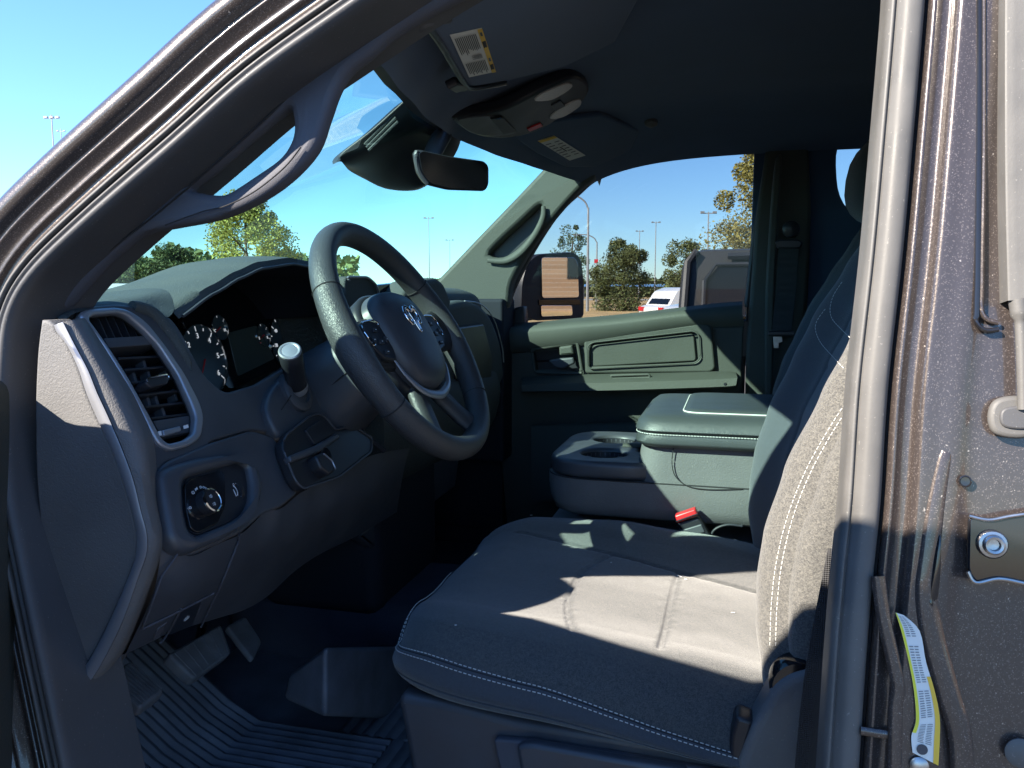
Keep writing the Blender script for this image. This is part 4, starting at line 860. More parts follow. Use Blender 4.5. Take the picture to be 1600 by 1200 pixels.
# ------------------------------------------------------------------ backrest
CR = [(-.50, .060), (-.42, .040), (-.36, .030), (-.31, .030), (-.26, .036), (-.19, .054), (-.11, .087), (-.05, .112), (.03, .157), (.10, .200), (.2, .262)]
def crest(z): return interp(z, CR)
def back_prof(y):                                             # how far the cloth stands forward of the middle
    u = (y - 1.135) / .275
    return .046 * math.exp(-((abs(u) - .84) / .17) ** 2) + .006 * (1 - min(1, abs(u) / .55) ** 2)
def back_x(z, y):
    x = crest(z) + .046 - back_prof(y)
    u = abs(y - 1.135) / .275
    if u > .88: x += .055 * (1 - math.sqrt(max(0, 1 - min((u - .88) / .12, 1) ** 2)))
    d = min(abs(y - .985), abs(y - 1.285)); x += .0045 * math.exp(-(d / .004) ** 2) if z < .06 else 0
    for zc in (-.145 + .06 * ((y - 1.135) / .2) ** 2, -.075 + .07 * ((y - 1.135) / .2) ** 2):
        if .985 < y < 1.285: x += .003 * math.exp(-((z - zc) / .004) ** 2)
    return x + .002 * noise.noise(Vector((z * 10, y * 10, 1)))
rows = []
zs = [-.50 + .66 * i / 120 for i in range(121)]
for z in zs:
    rows.append([Vector((back_x(z, y), y, z)) for y in [.862 + .546 * j / 120 for j in range(121)]])
tz = rows[-1]
for k in range(1, 9):                                         # rolled top
    a = k / 8 * math.pi / 2; rows.append([p + Vector((.04 * (1 - math.cos(a)) + .02 * math.sin(a), (1.135 - p.y) * .10 * (1 - math.cos(a)), .045 * math.sin(a))) for p in tz])
back = obj('backrest', MB().grid(rows), M['cloth_dark'], seat, 180)
back.data.materials.append(M['cloth_side'])
for p in back.data.polygons:
    if p.center.y < .925 - .0 * p.center.z: p.material_index = 1
def BH(px, py):                                                # where a sight line meets the backrest's cloth
    d = ray(px, py); t = .7
    while t < 1.6:
        v = d * t
        if .862 <= v.y <= 1.408 and v.x > back_x(v.z, v.y) - .0012: return v
        t += .001
    return None
# side bolster facing the doorway, with its own coarser cloth
def side_rows(yf, s):
    out = []
    for z in [-.455 + .62 * i / 60 for i in range(61)]:
        xf = back_x(z, yf) ; r_ = []
        for f in [j / 16 for j in range(17)]:
            w_ = .150; x = xf + f * w_ + (-.004 if 0 < f < .2 else 0); bulge = .022 * math.sin(math.pi * min(1, f * 1.25) ** .6)
            zz = z
            r_.append(Vector((x, yf + s * (bulge - .004 * (1 if f == 0 else 0)), zz)))
        out.append(r_)
    return out
sr = side_rows(.872, -1)
bo_ = obj('side_bolster', MB().grid(sr), M['cloth_side'], back, 180)
obj('side_bolster', MB().grid(side_rows(1.398, 1)), M['cloth_side'], back, 180)
obj('bolster_foot', MB().grid([[v.lerp(w_, t) for v, w_ in zip(sr[0], [p + Vector((.012, .01, -.045)) for p in sr[0]])] for t in (0, .1, .5, 1)]), M['cloth_dark'], back, 60)
obj('bolster_seam', MB().tube([r[0] + Vector((-.0012, -.001, 0)) for r in sr], .0016, 6), M['cloth_side'], back)
def px_stitch(name, pts, m):
    q = [BH(v.x, v.y) for v in cat([(a, b, 0) for a, b in pts], 8)]; q = [v for v in q if v is not None]
    if len(q) > 2: stitches(name, q, m, back, .0055, .0036, .00045)
for o in (0, 9): px_stitch('bolster_stitching', [(1203 + o, 1010), (1205 + o, 950), (1212 + o, 885), (1229 + o, 812), (1256 + o, 742), (1288 + o, 682), (1326 + o, 622)], M['thread'])
px_stitch('shoulder_stitching', [(1316, 440), (1302, 462), (1297, 482), (1300, 498), (1315, 515), (1333, 532)], M['thread'])
px_stitch('shoulder_stitching', [(1290, 482), (1277, 500), (1274, 515), (1282, 535), (1300, 556), (1319, 576)], M['thread'])
# headrest
def headrest(c, par, m, name='headrest', dx=.050):
    secs = []
    for k in range(13):
        t = -1 + 2 * k / 12; w_ = (1 - abs(t) ** 3.2) ** .42 if abs(t) < 1 else .02
        secs.append([c + Vector((dx * w_ * math.copysign(abs(math.cos(a)) ** .7, math.cos(a)) + .018 * math.sin(a), .132 * t, .108 * w_ * math.copysign(abs(math.sin(a)) ** .8, math.sin(a)))) for a in [2 * math.pi * j / 28 for j in range(28)]])
    o = obj(name, MB().loft(secs), m, par, 180)
    for s in (-1, 1): obj('headrest_post', MB().tube([c + Vector((.01, s * .06, -.06)), c + Vector((.0, s * .06, -.17))], .006, 8), M['steel'], par)
    return o
headrest(Vector((.215, 1.135, .235)), seat, M['cloth_dark'])
# plastic base: side valance with a recessed lever panel, recliner cover
vp = [P(x, y, Y=.862) for x, y in [(620, 1094), (628, 1086), (700, 1098), (800, 1124), (900, 1140), (1000, 1156), (1100, 1172), (1178, 1188), (1190, 1260), (660, 1260), (640, 1200)]]
plate('seat_valance', roundpoly(vp, .012), .55, .010, M['plastic'], seat, normal=(0, -1, 0), res=4)
vp = [P(x, y, Y=.850) for x, y in [(770, 1155), (830, 1160), (960, 1180), (1080, 1200), (1150, 1212), (1150, 1290), (800, 1290)]]
plate('valance_panel', roundpoly(vp, .006), .012, .003, M['pillar'], seat, normal=(0, -1, 0))
vp = [P(x, y, Y=.842) for x, y in [(806, 1166), (830, 1163), (960, 1186), (1072, 1204), (1090, 1225), (1000, 1240), (820, 1240)]]
plate('seat_lever', roundpoly(vp, .006), .016, .005, M['plastic'], seat, normal=(0, -1, 0))
vp = [P(x, y, Y=.842) for x, y in [(1141, 1260), (1150, 1200), (1175, 1136), (1196, 1098), (1206, 1076), (1230, 1056), (1266, 1046), (1300, 1050), (1330, 1070), (1330, 1260)]]
plate('recliner_cover', roundpoly(vp, .012), .05, .010, M['dash'], seat, normal=(0, -1, 0), res=4)
vp = [P(x, y, Y=.850) for x, y in [(1140, 1152), (1150, 1118), (1180, 1128), (1158, 1200), (1140, 1230)]]
plate('valance_corner', roundpoly(vp, .006), .03, .005, M['black'], seat, normal=(0, -1, 0))
obj('recliner_pivot', MB().lathe([(.03, -.02), (.03, .0), (.027, .004), (0, .004)], P(1250, 1075, Y=.852), (0, -1, 0), 28), M['gloss'], seat)
obj('seat_frame', MB().box((-.10, 1.135, -.62), (.42, .48, .22)), M['deep'], seat, bev=.01)
# lap end of the driver's belt running down beside the seat
db = [P(x, y, Y=.80) for x, y in [(1330, 860), (1306, 980), (1288, 1090), (1274, 1230)]]
db = resamp(cat(db, 8), 30); mb = MB(); mb.grid([[p + Vector((t, .004 * abs(t) * 20, 0)) for t in (-.020, -.0195, 0, .0195, .020)] for p in db]); tag(obj('seat_belt_webbing', mb, M['belt'], None, 60, solid=.0016), 'dark woven seat belt webbing hanging between driver seat and door pillar', 'seat belt')
# ================================================================== belt buckle
buck = thing('seat_belt_buckle', 'black seat belt buckle with bright red release button beside the driver seat', 'buckle', P(1110, 870, Y=1.40))
q0 = [P(x, y, Y=1.385) for x, y in [(1056, 818), (1092, 808), (1134, 876), (1104, 884)]]
plate('buckle_body', roundpoly(q0, .004), .020, .004, M['black'], buck, normal=(-.3, -1, .3))
q0 = [P(x, y, Y=1.383) for x, y in [(1060, 830), (1096, 819), (1102, 832), (1066, 843)]]
plate('buckle_band', roundpoly(q0, .002), .022, .002, M['plastic'], buck, normal=(-.3, -1, .3))
q0 = [P(x, y, Y=1.380) for x, y in [(1054, 806), (1086, 795), (1091, 806), (1058, 818)]]
plate('release_button', roundpoly(q0, .0025), .019, .003, M['red'], buck, normal=(-.3, -1, .3))
obj('button_slot', MB().tube([P(1056, 815, Y=1.378), P(1090, 803, Y=1.378)], .0012, 6), M['deep'], buck)
obj('buckle_wire', MB().tube(cat([P(x, y, Y=1.395) for x, y in [(1108, 846), (1116, 828), (1136, 820), (1160, 822)]], 5), .0022, 8), M['black'], buck)
st_ = cat([P(x, y, Y=1.375) for x, y in [(1134, 880), (1140, 856), (1148, 846), (1158, 856), (1160, 872), (1148, 884)]], 4, True)
tag(plate('buckle_sleeve', st_, .02, .006, M['lens'], None, normal=(0, -1, .2)), 'small pale plastic belt sleeve tucked beside the red buckle', 'belt sleeve')
# ================================================================== middle seat base and centre console
ms = [Vector((x, y, z)) for x, y, z in ((-.33, 1.43, -.43),)]
mid_ = thing('middle_seat', 'dark cloth middle seat cushion between the front seats under the console', 'car seat', (0, 1.57, -.76))
rows = []
for i in range(24):
    x = -.36 + .5 * i / 23; q = max(0, (-.30 - x) / .06)
    rows.append([Vector((x, 1.44 + .28 * j / 20, -.438 - .03 * (x + .36) - .05 * (1 - math.sqrt(max(0, 1 - min(q, 1) ** 2))) - .03 * max(0, abs(j - 10) / 10 - .8) * 5 * .5)) for j in range(21)])
bot_ = [[v + Vector((0, 0, -.14)) for v in (r[0], r[-1])] for r in rows]
obj('seat_cushion', MB().grid([[b[0]] + r + [b[1]] for r, b in zip(rows, bot_)]).grid([[Vector((v.x, v.y, v.z)) for v in rows[0]], [v + Vector((.01, 0, -.14)) for v in rows[0]]]), M['cloth_dark'], mid_, 60)
con = thing('centre_console', 'dark grey folding centre console with two cup holders and a padded armrest lid', 'console', (0, 1.57, -.42))
def crect(x0, x1, y0, y1, z, r, n=6):
    pts = [(x0, y0), (x1, y0), (x1, y1), (x0, y1)]; return roundpoly([Vector((a, b, z)) for a, b in pts], r, n)
def body_sec(f, z, rr): return crect(-.325 + f, .30, 1.405 + f * .6, 1.735 - f * .6, z, rr)
secs = [body_sec(.030, -.400, .06), body_sec(.012, -.394, .08), body_sec(.004, -.375, .085), body_sec(.0, -.350, .09), body_sec(.0, -.332, .09)]
obj('console_body', MB().loft(secs), M['dash'], con, 60)
obj('console_seam', MB().tube(body_sec(.0005, -.331, .09), .0012, 6, closed=True), M['seam'], con)
# tray: rim with holes for cups
rimp = crect(-.322, -.095, 1.408, 1.732, -.300, .09, 8)
def circ(cx, cy, r, n=28): return [Vector((cx + r * math.cos(2 * math.pi * k / n), cy + r * math.sin(2 * math.pi * k / n), -.300)) for k in range(n)]
cups = [(-.225, 1.495, .041), (-.225, 1.640, .041)]
tray = plate('cup_tray', rimp, .031, .009, M['plastic'], con, holes=[circ(*c) for c in cups] + [roundpoly([Vector((x, y, -.3)) for x, y in ((-.165, 1.52), (-.115, 1.52), (-.115, 1.615), (-.165, 1.615))], .008)], normal=(0, 0, 1), res=4)
for cx, cy, r in cups:
    obj('cup_holder', MB().lathe([(r, .0), (r * .97, -.05), (r * .9, -.056), (0, -.056)], (cx, cy, -.306), (0, 0, 1), 28, cap=False), M['black'], tray)
    for a in (40, 160, 280):
        obj('cup_grip', MB().box((cx + math.cos(R(a)) * r * .88, cy + math.sin(R(a)) * r * .88, -.322), (.012, .016, .022), Matrix.Rotation(R(a), 3, 'Z')), M['plastic'], tray, bev=.003)
obj('tray_ridge', MB().tube([Vector((-.20, 1.5675, -.299)), Vector((-.11, 1.5675, -.297))], .010, 10, flat=.5), M['door'], tray)
obj('tray_bin', MB().box((-.14, 1.567, -.33), (.05, .095, .03)), M['deep'], tray)
# armrest: side wall, hinge riser, padded lid with stitching
obj('lid_riser', MB().loft([crect(-.160, .29, 1.408, 1.732, -.338, .05), crect(-.158, .29, 1.408, 1.732, -.300, .05), crect(-.150, .29, 1.410, 1.730, -.255, .05)]), M['dash'], con, 60)
def lid_sec(g, z, r): return crect(-.160 + g, .30, 1.392 + g, 1.752 - g, z, r, 6)
secs = [lid_sec(.022, -.269, .03), lid_sec(.008, -.267, .045), lid_sec(.000, -.262, .05), lid_sec(-.002, -.258, .05), lid_sec(.003, -.2435, .05)]
obj('lid_base', MB().loft(secs), M['armrest'], con, 60)
secs = [lid_sec(.003, -.2435, .05), lid_sec(-.002, -.238, .05), lid_sec(.002, -.226, .05), lid_sec(.014, -.2165, .045), lid_sec(.045, -.2130, .04)]
pad = obj('lid_pad', MB().loft(secs), M['armrest'], con, 60)
secs = [lid_sec(.047, -.2140, .035), lid_sec(.050, -.2090, .035), lid_sec(.060, -.2070, .03), lid_sec(.1, -.2060, .03)]
pt = [[Vector((max(v.x + .030, -.16), v.y, v.z)) for v in s] for s in secs]
obj('pad_panel', MB().loft(pt), M['armrest'], pad, 60)
stitches('lid_stitching', [v + Vector((0, 0, 0)) for v in lid_sec(-.0005, -.2440, .05)] , M['thread'], con, .0050, .0032, .0007)
obj('lid_piping', MB().tube([v + Vector((.030, 0, 0)) for v in lid_sec(.047, -.2120, .035)], .0014, 6, closed=True), M['thread'], pad)
lt = [Vector((x, y, -.226)) for x, y in ((-.155, 1.545), (-.118, 1.545), (-.118, 1.60), (-.155, 1.60))]
plate('lid_latch', roundpoly([v + Vector((0, 0, .006)) for v in lt], .006), .012, .003, M['black'], con, normal=(0, 0, 1))
side_l = cat([P(x, y, Y=1.4035) for x, y in [(1052, 700), (1050, 725), (1056, 745), (1076, 760), (1110, 765), (1160, 764)]], 6)
obj('console_cut_line', MB().tube(side_l, .0009, 6), M['seam'], con)

lt_ = MB()
for x, y, a, L_ in ((830, 812, .3, .0035), (1062, 880, -.6, .007), (1072, 886, -.2, .003), (1146, 929, .1, .004), (955, 872, .8, .002), (712, 985, .4, .002)):
    p = P(x, y, Z=-.402); q = Vector((p.x, p.y, top_z(p.x, p.y) + .0015)); lt_.tube([q - Vector((math.cos(a), math.sin(a), 0)) * L_ * .6, q + Vector((math.cos(a), math.sin(a), 0)) * L_ * .6], .0005, 5)
obj('lint', lt_, M['white'], cush)['kind'] = 'stuff'
# ================================================================== passenger door
pd = thing('passenger_door', 'grey moulded passenger front door lit by the sun, with map pocket and armrest ledge', 'car door', (-.4, 2.36, -.7))
YD = 2.31
def D_(x, y, Y=YD): return P(x, y, Y=Y)
UPN = (0, -1, 0)
wl = cat([D_(*p, 2.335) for p in [(790, 503), (798, 462), (826, 404), (868, 338), (905, 301), (935, 278), (1000, 254), (1100, 237), (1168, 228)]], 5) + cat([D_(*p, 2.335) for p in [(1182, 233), (1188, 248), (1184, 300), (1178, 370), (1166, 480)]], 4)
top = [D_(*p, 2.335) for p in [(1166, 500), (1100, 510), (900, 520), (790, 530)]]
oo = cat([D_(*p, 2.335) for p in [(700, 530), (760, 440), (830, 340), (900, 270), (990, 215), (1100, 198), (1205, 192)]], 4) + [D_(1198, 300, 2.335), D_(1186, 480, 2.335), D_(1174, 560, 2.335)]
plate('window_frame', oo + [D_(1000, 560, 2.335), D_(720, 570, 2.335)], .04, .006, M['black'], pd, holes=[wl + top], normal=UPN)
plate('door_glass', [v + Vector((0, .03, 0)) for v in wl + top], .005, .001, M['side_glass'], pd, normal=UPN)
obj('window_seal', MB().tube([v + Vector((0, -.004, 0)) for v in wl], .006, 8), M['rubber_dark'], pd)
# inner panel: upper roll, upper field, map pocket, handle well, ledge, lower field
L1 = [(786, 516), (800, 511), (850, 507), (900, 502), (960, 497), (1040, 488), (1100, 481), (1160, 476)]
L2 = [(786, 526), (800, 522), (850, 518), (900, 513), (960, 508), (1040, 498), (1100, 492), (1160, 490)]
L3 = [(790, 545), (815, 545), (860, 539), (910, 532), (960, 524), (1040, 512), (1100, 504), (1162, 502)]
L4 = [(790, 552), (815, 550), (860, 546), (910, 540), (960, 532), (1040, 520), (1100, 512), (1162, 510)]
def DC(l, Y): return cat([P(x, y, Y=Y) for x, y in l], 6)
obj('door_top_roll', MB().grid([DC([(a, b - 5) for a, b in L1], 2.345), DC(L1, 2.315), DC(L1, 2.300), DC([((a + c) / 2, (b + d) / 2) for (a, b), (c, d) in zip(L1, L2)], 2.288), DC(L2, 2.284), DC(L3, 2.292), DC(L4, 2.304)]), M['door'], pd, 70)
fld = cat([D_(x, y) for x, y in L4], 4) + [D_(x, y) for x, y in [(1158, 600), (1156, 820), (1120, 900), (800, 900), (780, 700), (782, 560)]]
well = [D_(*p) for p in [(832, 544), (902, 536), (908, 583), (836, 580)]]
pk = roundpoly([D_(*p) for p in [(912, 528), (1098, 503), (1113, 509), (1118, 577), (1110, 582), (914, 584)]], .010)
plate('door_panel', fld, .03, .004, M['door'], pd, holes=[roundpoly(well, .008)], normal=UPN)
plate('well_back', [v + Vector((0, .03, 0)) for v in well], .004, .001, M['black'], pd, normal=UPN)
fr_in = roundpoly([D_(*p, 2.296) for p in [(924, 537), (1084, 519), (1092, 524), (1094, 560), (1086, 567), (922, 573)]], .010)
fr_out = roundpoly([D_(*p, 2.296) for p in [(912, 530), (1098, 504), (1112, 510), (1118, 576), (1110, 582), (914, 584)]], .010)
pf = plate('pocket_surround', fr_out, .02, .006, M['door'], pd, holes=[fr_in], normal=UPN, res=3)
plate('map_pocket', roundpoly([D_(*p, 2.302) for p in [(920, 540), (1084, 521), (1088, 564), (920, 573)]], .010), .012, .003, M['door'], pd, normal=UPN)
obj('pocket_rim', MB().tube(roundpoly([D_(*p, 2.290) for p in [(918, 541), (926, 535), (1084, 517), (1092, 523), (1094, 560), (1086, 567), (922, 576), (918, 570)]], .008), .0020, 8, closed=True), M['door'], pf)
# handle well frame and pull lever
obj('well_rim', MB().tube(roundpoly([D_(*p, 2.300) for p in [(830, 546), (902, 535), (910, 584), (836, 582)]], .010), .0045, 8, closed=True), M['door'], pd)
hl_ = plate('door_handle', roundpoly([D_(*p, 2.292) for p in [(856, 563), (874, 560), (896, 558), (898, 568), (878, 577), (866, 574)]], .006), .016, .005, M['plastic'], pd, normal=UPN)
plate('lock_lever', roundpoly([D_(*p, 2.285) for p in [(873, 542), (894, 539), (897, 554), (874, 556)]], .005), .02, .006, M['door'], hl_, normal=UPN)
# ledge / armrest
def LC(l, Y): return cat([P(x, y, Y=Y) for x, y in l], 5)
e0 = [(815, 590), (860, 587), (950, 584), (1050, 582), (1130, 580), (1150, 582)]; e1 = [(815, 600), (860, 598), (950, 596), (1050, 593), (1130, 590), (1152, 589)]; e2 = [(815, 614), (860, 613), (950, 612), (1050, 609), (1130, 606), (1150, 604)]
dn = lambda l, d: [(a, b + d) for a, b in l]
obj('armrest_ledge', MB().grid([LC(e0, 2.312), LC(e0, 2.300), LC(e1, 2.235), LC(dn(e1, 2), 2.226), LC(dn(e2, -2), 2.222), LC(e2, 2.228), LC(dn(e2, -1), 2.315)]), M['door'], pd, 60)
obj('ledge_slot', MB().tube(roundpoly([P(*p, Y=2.262) for p in [(954, 587), (1014, 585), (1016, 590), (956, 592)]], .006), .0035, 8, closed=True), M['door'], pd)
plate('slot_floor', [P(*p, Y=2.2655) for p in [(956, 588), (1013, 586), (1014, 590), (957, 591)]], .003, .0005, M['deep'], pd, normal=(0, -1, .4))
obj('ledge_screw', MB().lathe([(.004, 0), (.003, .001), (0, .001)], P(1133, 600, Y=2.2215), UPN, 10), M['black'], pd)
# lower bin
e0 = [(830, 664), (880, 662), (960, 660), (1060, 658)]
obj('door_bin', MB().grid([LC(e0, 2.315), LC(e0, 2.27), LC(dn(e0, 6), 2.262), LC(dn(e0, 120), 2.262)]), M['door'], pd, 60)
plate('door_skin', [Vector((x, 2.40 - .03 * max(z, 0), z)) for x, z in ((-.75, -.15), (.03, -.075), (.03, -.78), (-.75, -.78))], .03, .005, M['paint'], pd, normal=(0, 1, 0))
# ================================================================== passenger seat and belts
ps = thing('front_seat', 'dark cloth passenger seat mostly hidden behind the driver seat', 'car seat', (.1, 1.97, -.76))
rows = []
for i in range(30):
    z = -.46 + .60 * i / 29; rows.append([Vector((crest(z) + .105 - back_prof(y - .83) + .05 * (1 - math.sqrt(max(0, 1 - min(max(0, (abs(y - 1.965) / .26 - .85) / .15), 1) ** 2))), y, z)) for y in [1.705 + .52 * j / 30 for j in range(31)]])
rows.append([p + Vector((.03, 0, .03)) for p in rows[-1]]); rows.append([p + Vector((.09, 0, .0)) for p in rows[-1]])
obj('backrest', MB().grid(rows), M['cloth_dark'], ps, 180)
for y, s in ((1.705, -1), (2.225, 1)):
    obj('side_bolster', MB().grid([[Vector((crest(z) + .105 + f * .13, y + s * .02 * math.sin(math.pi * f), z)) for f in (0, .1, .3, .6, 1)] for z in [-.46 + .6 * i / 20 for i in range(21)]]), M['cloth_dark'], ps, 60)
headrest(Vector((.375, 1.97, .236)), ps, M['cloth_dark'], dx=.150)
obj('seat_cushion', MB().loft([crect(-.33, .14, 1.74, 2.2, z, r) for z, r in ((-.56, .05), (-.47, .07), (-.44, .06), (-.43, .03))]), M['cloth_dark'], ps, 60)
# passenger belt on its pillar
bl = thing('passenger_seat_belt', 'dark seat belt hanging from its guide on the far door pillar', 'seat belt', P(1228, 450, Y=2.24))
gd = roundpoly([P(*p, Y=2.235) for p in [(1211, 378), (1218, 374), (1248, 374), (1255, 379), (1250, 388), (1215, 388)]], .004)
plate('belt_guide', gd, .022, .004, M['black'], bl, normal=UPN)
wb = resamp([P(*p, Y=2.238) for p in [(1233, 384), (1228, 460), (1221, 520)]], 20)
obj('webbing', MB().grid([[p + Vector((t, .003 * math.cos(i * .5), 0)) for t in (-.024, -.023, 0, .023, .024)] for i, p in enumerate(wb)]), M['belt'], bl, 60, solid=.0016)
obj('anchor_bolt', MB().lathe([(.022, -.004), (.021, .004), (.012, .009), (0, .010)], P(1236, 358, Y=2.25), UPN, 18), M['black'], bl)
obj('webbing_stop', MB().box(P(1221, 521, Y=2.232), (.065, .012, .012)), M['black'], bl, bev=.003)
tg = [P(*p, Y=2.232) for p in [(1208, 526), (1222, 526), (1223, 534), (1217, 536), (1217, 544), (1209, 544)]]
plate('belt_tongue', tg, .003, .0008, M['steel'], bl, normal=UPN)
# ================================================================== mirror on the passenger side
mir = thing('side_mirror', 'tall black towing mirror outside the passenger window with two stacked glasses', 'wing mirror', P(860, 450, Y=2.66))
YM = 2.62
ho = cat([P(x, y, Y=YM) for x, y in [(816, 490), (814, 460), (820, 425), (832, 404), (850, 396), (880, 394), (898, 397), (906, 408), (910, 440), (910, 470), (909, 494)]], 4)
fc_n = Vector((.80, -.60, .0)).normalized()
def mp(x, y, dep=0.0):                                        # the mirror's face: turned to the driver
    d = ray(x, y); c = P(876, 445, Y=YM); return d * ((c.dot(fc_n) - dep) / d.dot(fc_n))
fo = roundpoly([mp(*p) for p in [(814, 492), (816, 440), (824, 412), (840, 398), (897, 394), (908, 406), (912, 440), (912, 497), (840, 500)]], .02, 5)
secs = []
back_dir = Vector((-.86, .42, 0)).normalized()
cc = sum(fo, Vector()) / len(fo)
for s, dd in ((1.0, .0), (1.02, .012), (1.0, .04), (.93, .075), (.78, .10), (.5, .115), (.05, .12)):
    secs.append([cc + (v - cc) * s + back_dir * dd for v in fo])
obj('mirror_shell', MB().loft(secs), M['black'], mir, 60)
plate('mirror_glass', roundpoly([mp(*p, -.004) for p in [(846, 402), (898, 402), (903, 411), (905, 465), (847, 466)]], .012), .006, .001, M['mirror'], mir, normal=fc_n)
plate('blind_spot_glass', roundpoly([mp(*p, -.004) for p in [(845, 477), (894, 477), (895, 493), (846, 495)]], .008), .006, .001, M['mirror'], mir, normal=fc_n)
plate('glass_divider', [mp(*p, -.003) for p in [(842, 468), (906, 467), (907, 476), (842, 477)]], .006, .001, M['gloss'], mir, normal=fc_n)
ma = [P(*p, Y=2.55) for p in [(806, 482), (838, 478), (842, 499), (800, 504)]]
plate('mirror_arm', roundpoly(ma, .008), .05, .01, M['black'], mir, normal=(0, -1, 0))
sp = [P(*p, Y=2.34) for p in [(786, 510), (794, 486), (806, 480), (818, 478), (820, 508)]]
plate('mirror_foot', roundpoly(sp, .006), .05, .008, M['black'], mir, normal=(0, -1, 0))
# ================================================================== the open driver's door, hinged just left of the picture; unseen, its window shaped to cast shade
dd = thing('driver_door', 'open driver door of the truck swung wide, just beyond the left edge', 'car door', (-.72, .64, -.3))
DA = R(62); DH = Vector((-.72, .645, 0)); DV = Vector((math.cos(DA), -math.sin(DA), 0)); DNN = Vector((math.sin(DA), math.cos(DA), 0))   # DNN points to the inner face
def OD(m, z, o=0.0): return DH + DV * m + cZ * z + DNN * o
fro = [(-.02, -.135), (.0, -.112), (.02, -.095), (.05, -.075), (.09, -.055), (.158, -.004), (.266, .046), (.388, .110), (.443, .200), (.462, .230), (.491, .257), (.646, .322), (.669, .336), (.70, .362), (.74, .378), (.86, .385), (.98, .37), (1.03, .33), (1.06, -.02), (1.06, -.10)]  # upper edge drawn to cast the wanted shadow line on dash, seat and pillar
fri = [(.20, -.085), (.285, -.05), (.41, .02), (.48, .16), (.52, .21), (.66, .275), (.76, .325), (.86, .33), (.95, .32), (.985, .29), (1.01, -.06)]
fr_ = (OD(.5, 0, .0), DV, cZ, DV.cross(cZ))
plate('window_frame', [OD(*p) for p in fro] , .04, .006, M['black'], dd, holes=[[OD(*p) for p in fri]], normal=DNN)
plate('door_glass', [OD(*p, -.02) for p in fri], .005, .001, M['dark_glass'], dd, normal=DNN)  # made darker than the passenger glass to keep sun off the seat
plate('door_skin', roundpoly([OD(*p, -.06) for p in ((0, -.09), (1.06, -.09), (1.06, -.82), (.02, -.82))], .03), .03, .01, M['paint'], dd, normal=-DNN)
plate('door_panel', roundpoly([OD(*p, .04) for p in ((.01, -.085), (1.05, -.085), (1.05, -.80), (.03, -.80))], .03), .09, .01, M['door'], dd, normal=DNN)
plate('armrest', roundpoly([OD(*p, .10) for p in ((.25, -.26), (.98, -.28), (.98, -.33), (.28, -.33))], .02), .06, .012, M['door'], dd, normal=DNN)
plate('map_pocket', roundpoly([OD(*p, .08) for p in ((.12, -.58), (.96, -.58), (.94, -.76), (.14, -.76))], .03), .04, .01, M['door'], dd, normal=DNN)
plate('door_handle', roundpoly([OD(*p, .062) for p in ((.22, -.17), (.33, -.17), (.33, -.205), (.22, -.205))], .01), .02, .006, M['plastic'], dd, normal=DNN)
dm_ = thing('driver_door_mirror', 'black towing mirror on the open driver door outside the picture', 'wing mirror', OD(.16, .0, -.2))
mc = OD(.13, .0, -.32)
secs = []
for s, dd_ in ((1, 0), (1.02, .015), (1, .05), (.9, .09), (.7, .115), (.05, .125)):
    secs.append([mc + (DNN * -1 * x * s + cZ * z * s) - DV * dd_ for x, z in [(v.x, v.y) for v in roundpoly([(-.06, -.11, 0), (.08, -.11, 0), (.08, .07, 0), (-.06, .05, 0)], .03)]])
obj('mirror_shell', MB().loft(secs), M['black'], dm_, 60)
plate('mirror_glass', roundpoly([mc + (-DNN) * x + cZ * z + DV * .004 for x, z in ((-.055, -.105), (.075, -.105), (.075, .065), (-.055, .045))], .025), .006, .001, M['mirror'], dm_, normal=DV)
obj('mirror_arm', MB().tube([OD(.12, -.07, -.03), OD(.10, -.07, -.27)], .022, 10), M['black'], dm_)
# ================================================================== overhead: visors, console, mirror
def HL(px, py, lift=.004):                                     # a point on the headliner, by walking the sight line to the cloth
    d = ray(px, py); t = .6
    while t < 3.2:
        v = d * t
        if v.x > header(v.y)[0] and v.z >= lin_z(v.x, v.y): break
        t += .004
    return d * t - Vector((0, 0, lift))
vis = thing('sun_visor', 'dark driver sun visor folded up, carrying a white and yellow airbag label', 'sun visor', HL(740, 60))
vq = [HL(x, y, .012) for x, y in [(668, 30), (690, 60), (722, 120), (732, 134), (790, 128), (880, 104), (960, 60), (1000, -20), (960, -70), (760, -60), (670, 0)]]
c, x, y, n = frame_of([vq[0], vq[3], vq[5], vq[8]], (0, 0, -1))
def onv(px, py, l=0.0): d = ray(px, py); return d * ((c + n * l).dot(n) / d.dot(n))
c = c + n * .022
VP = [(664, 34), (672, 26), (700, 8), (760, -70), (960, -80), (1010, -20), (962, 66), (880, 106), (790, 128), (736, 136), (722, 124), (690, 70)]
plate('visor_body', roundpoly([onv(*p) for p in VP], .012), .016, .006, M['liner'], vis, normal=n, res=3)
obj('visor_hem', MB().tube(cat([onv(a, b, .001) for a, b in [(664, 36), (690, 72), (722, 126), (738, 138), (790, 130)]], 6), .0035, 8), M['black'], vis)
obj('visor_pivot', MB().tube(cat([onv(a, b, .004) for a, b in [(655, 42), (664, 36), (684, 30), (700, 28)]], 5), .0055, 10), M['rubber_dark'], vis)
plate('visor_clip', roundpoly([onv(a, b, .004) for a, b in [(700, 140), (716, 132), (732, 134), (730, 142), (712, 146)]], .002), .012, .003, M['black'], vis, normal=n)
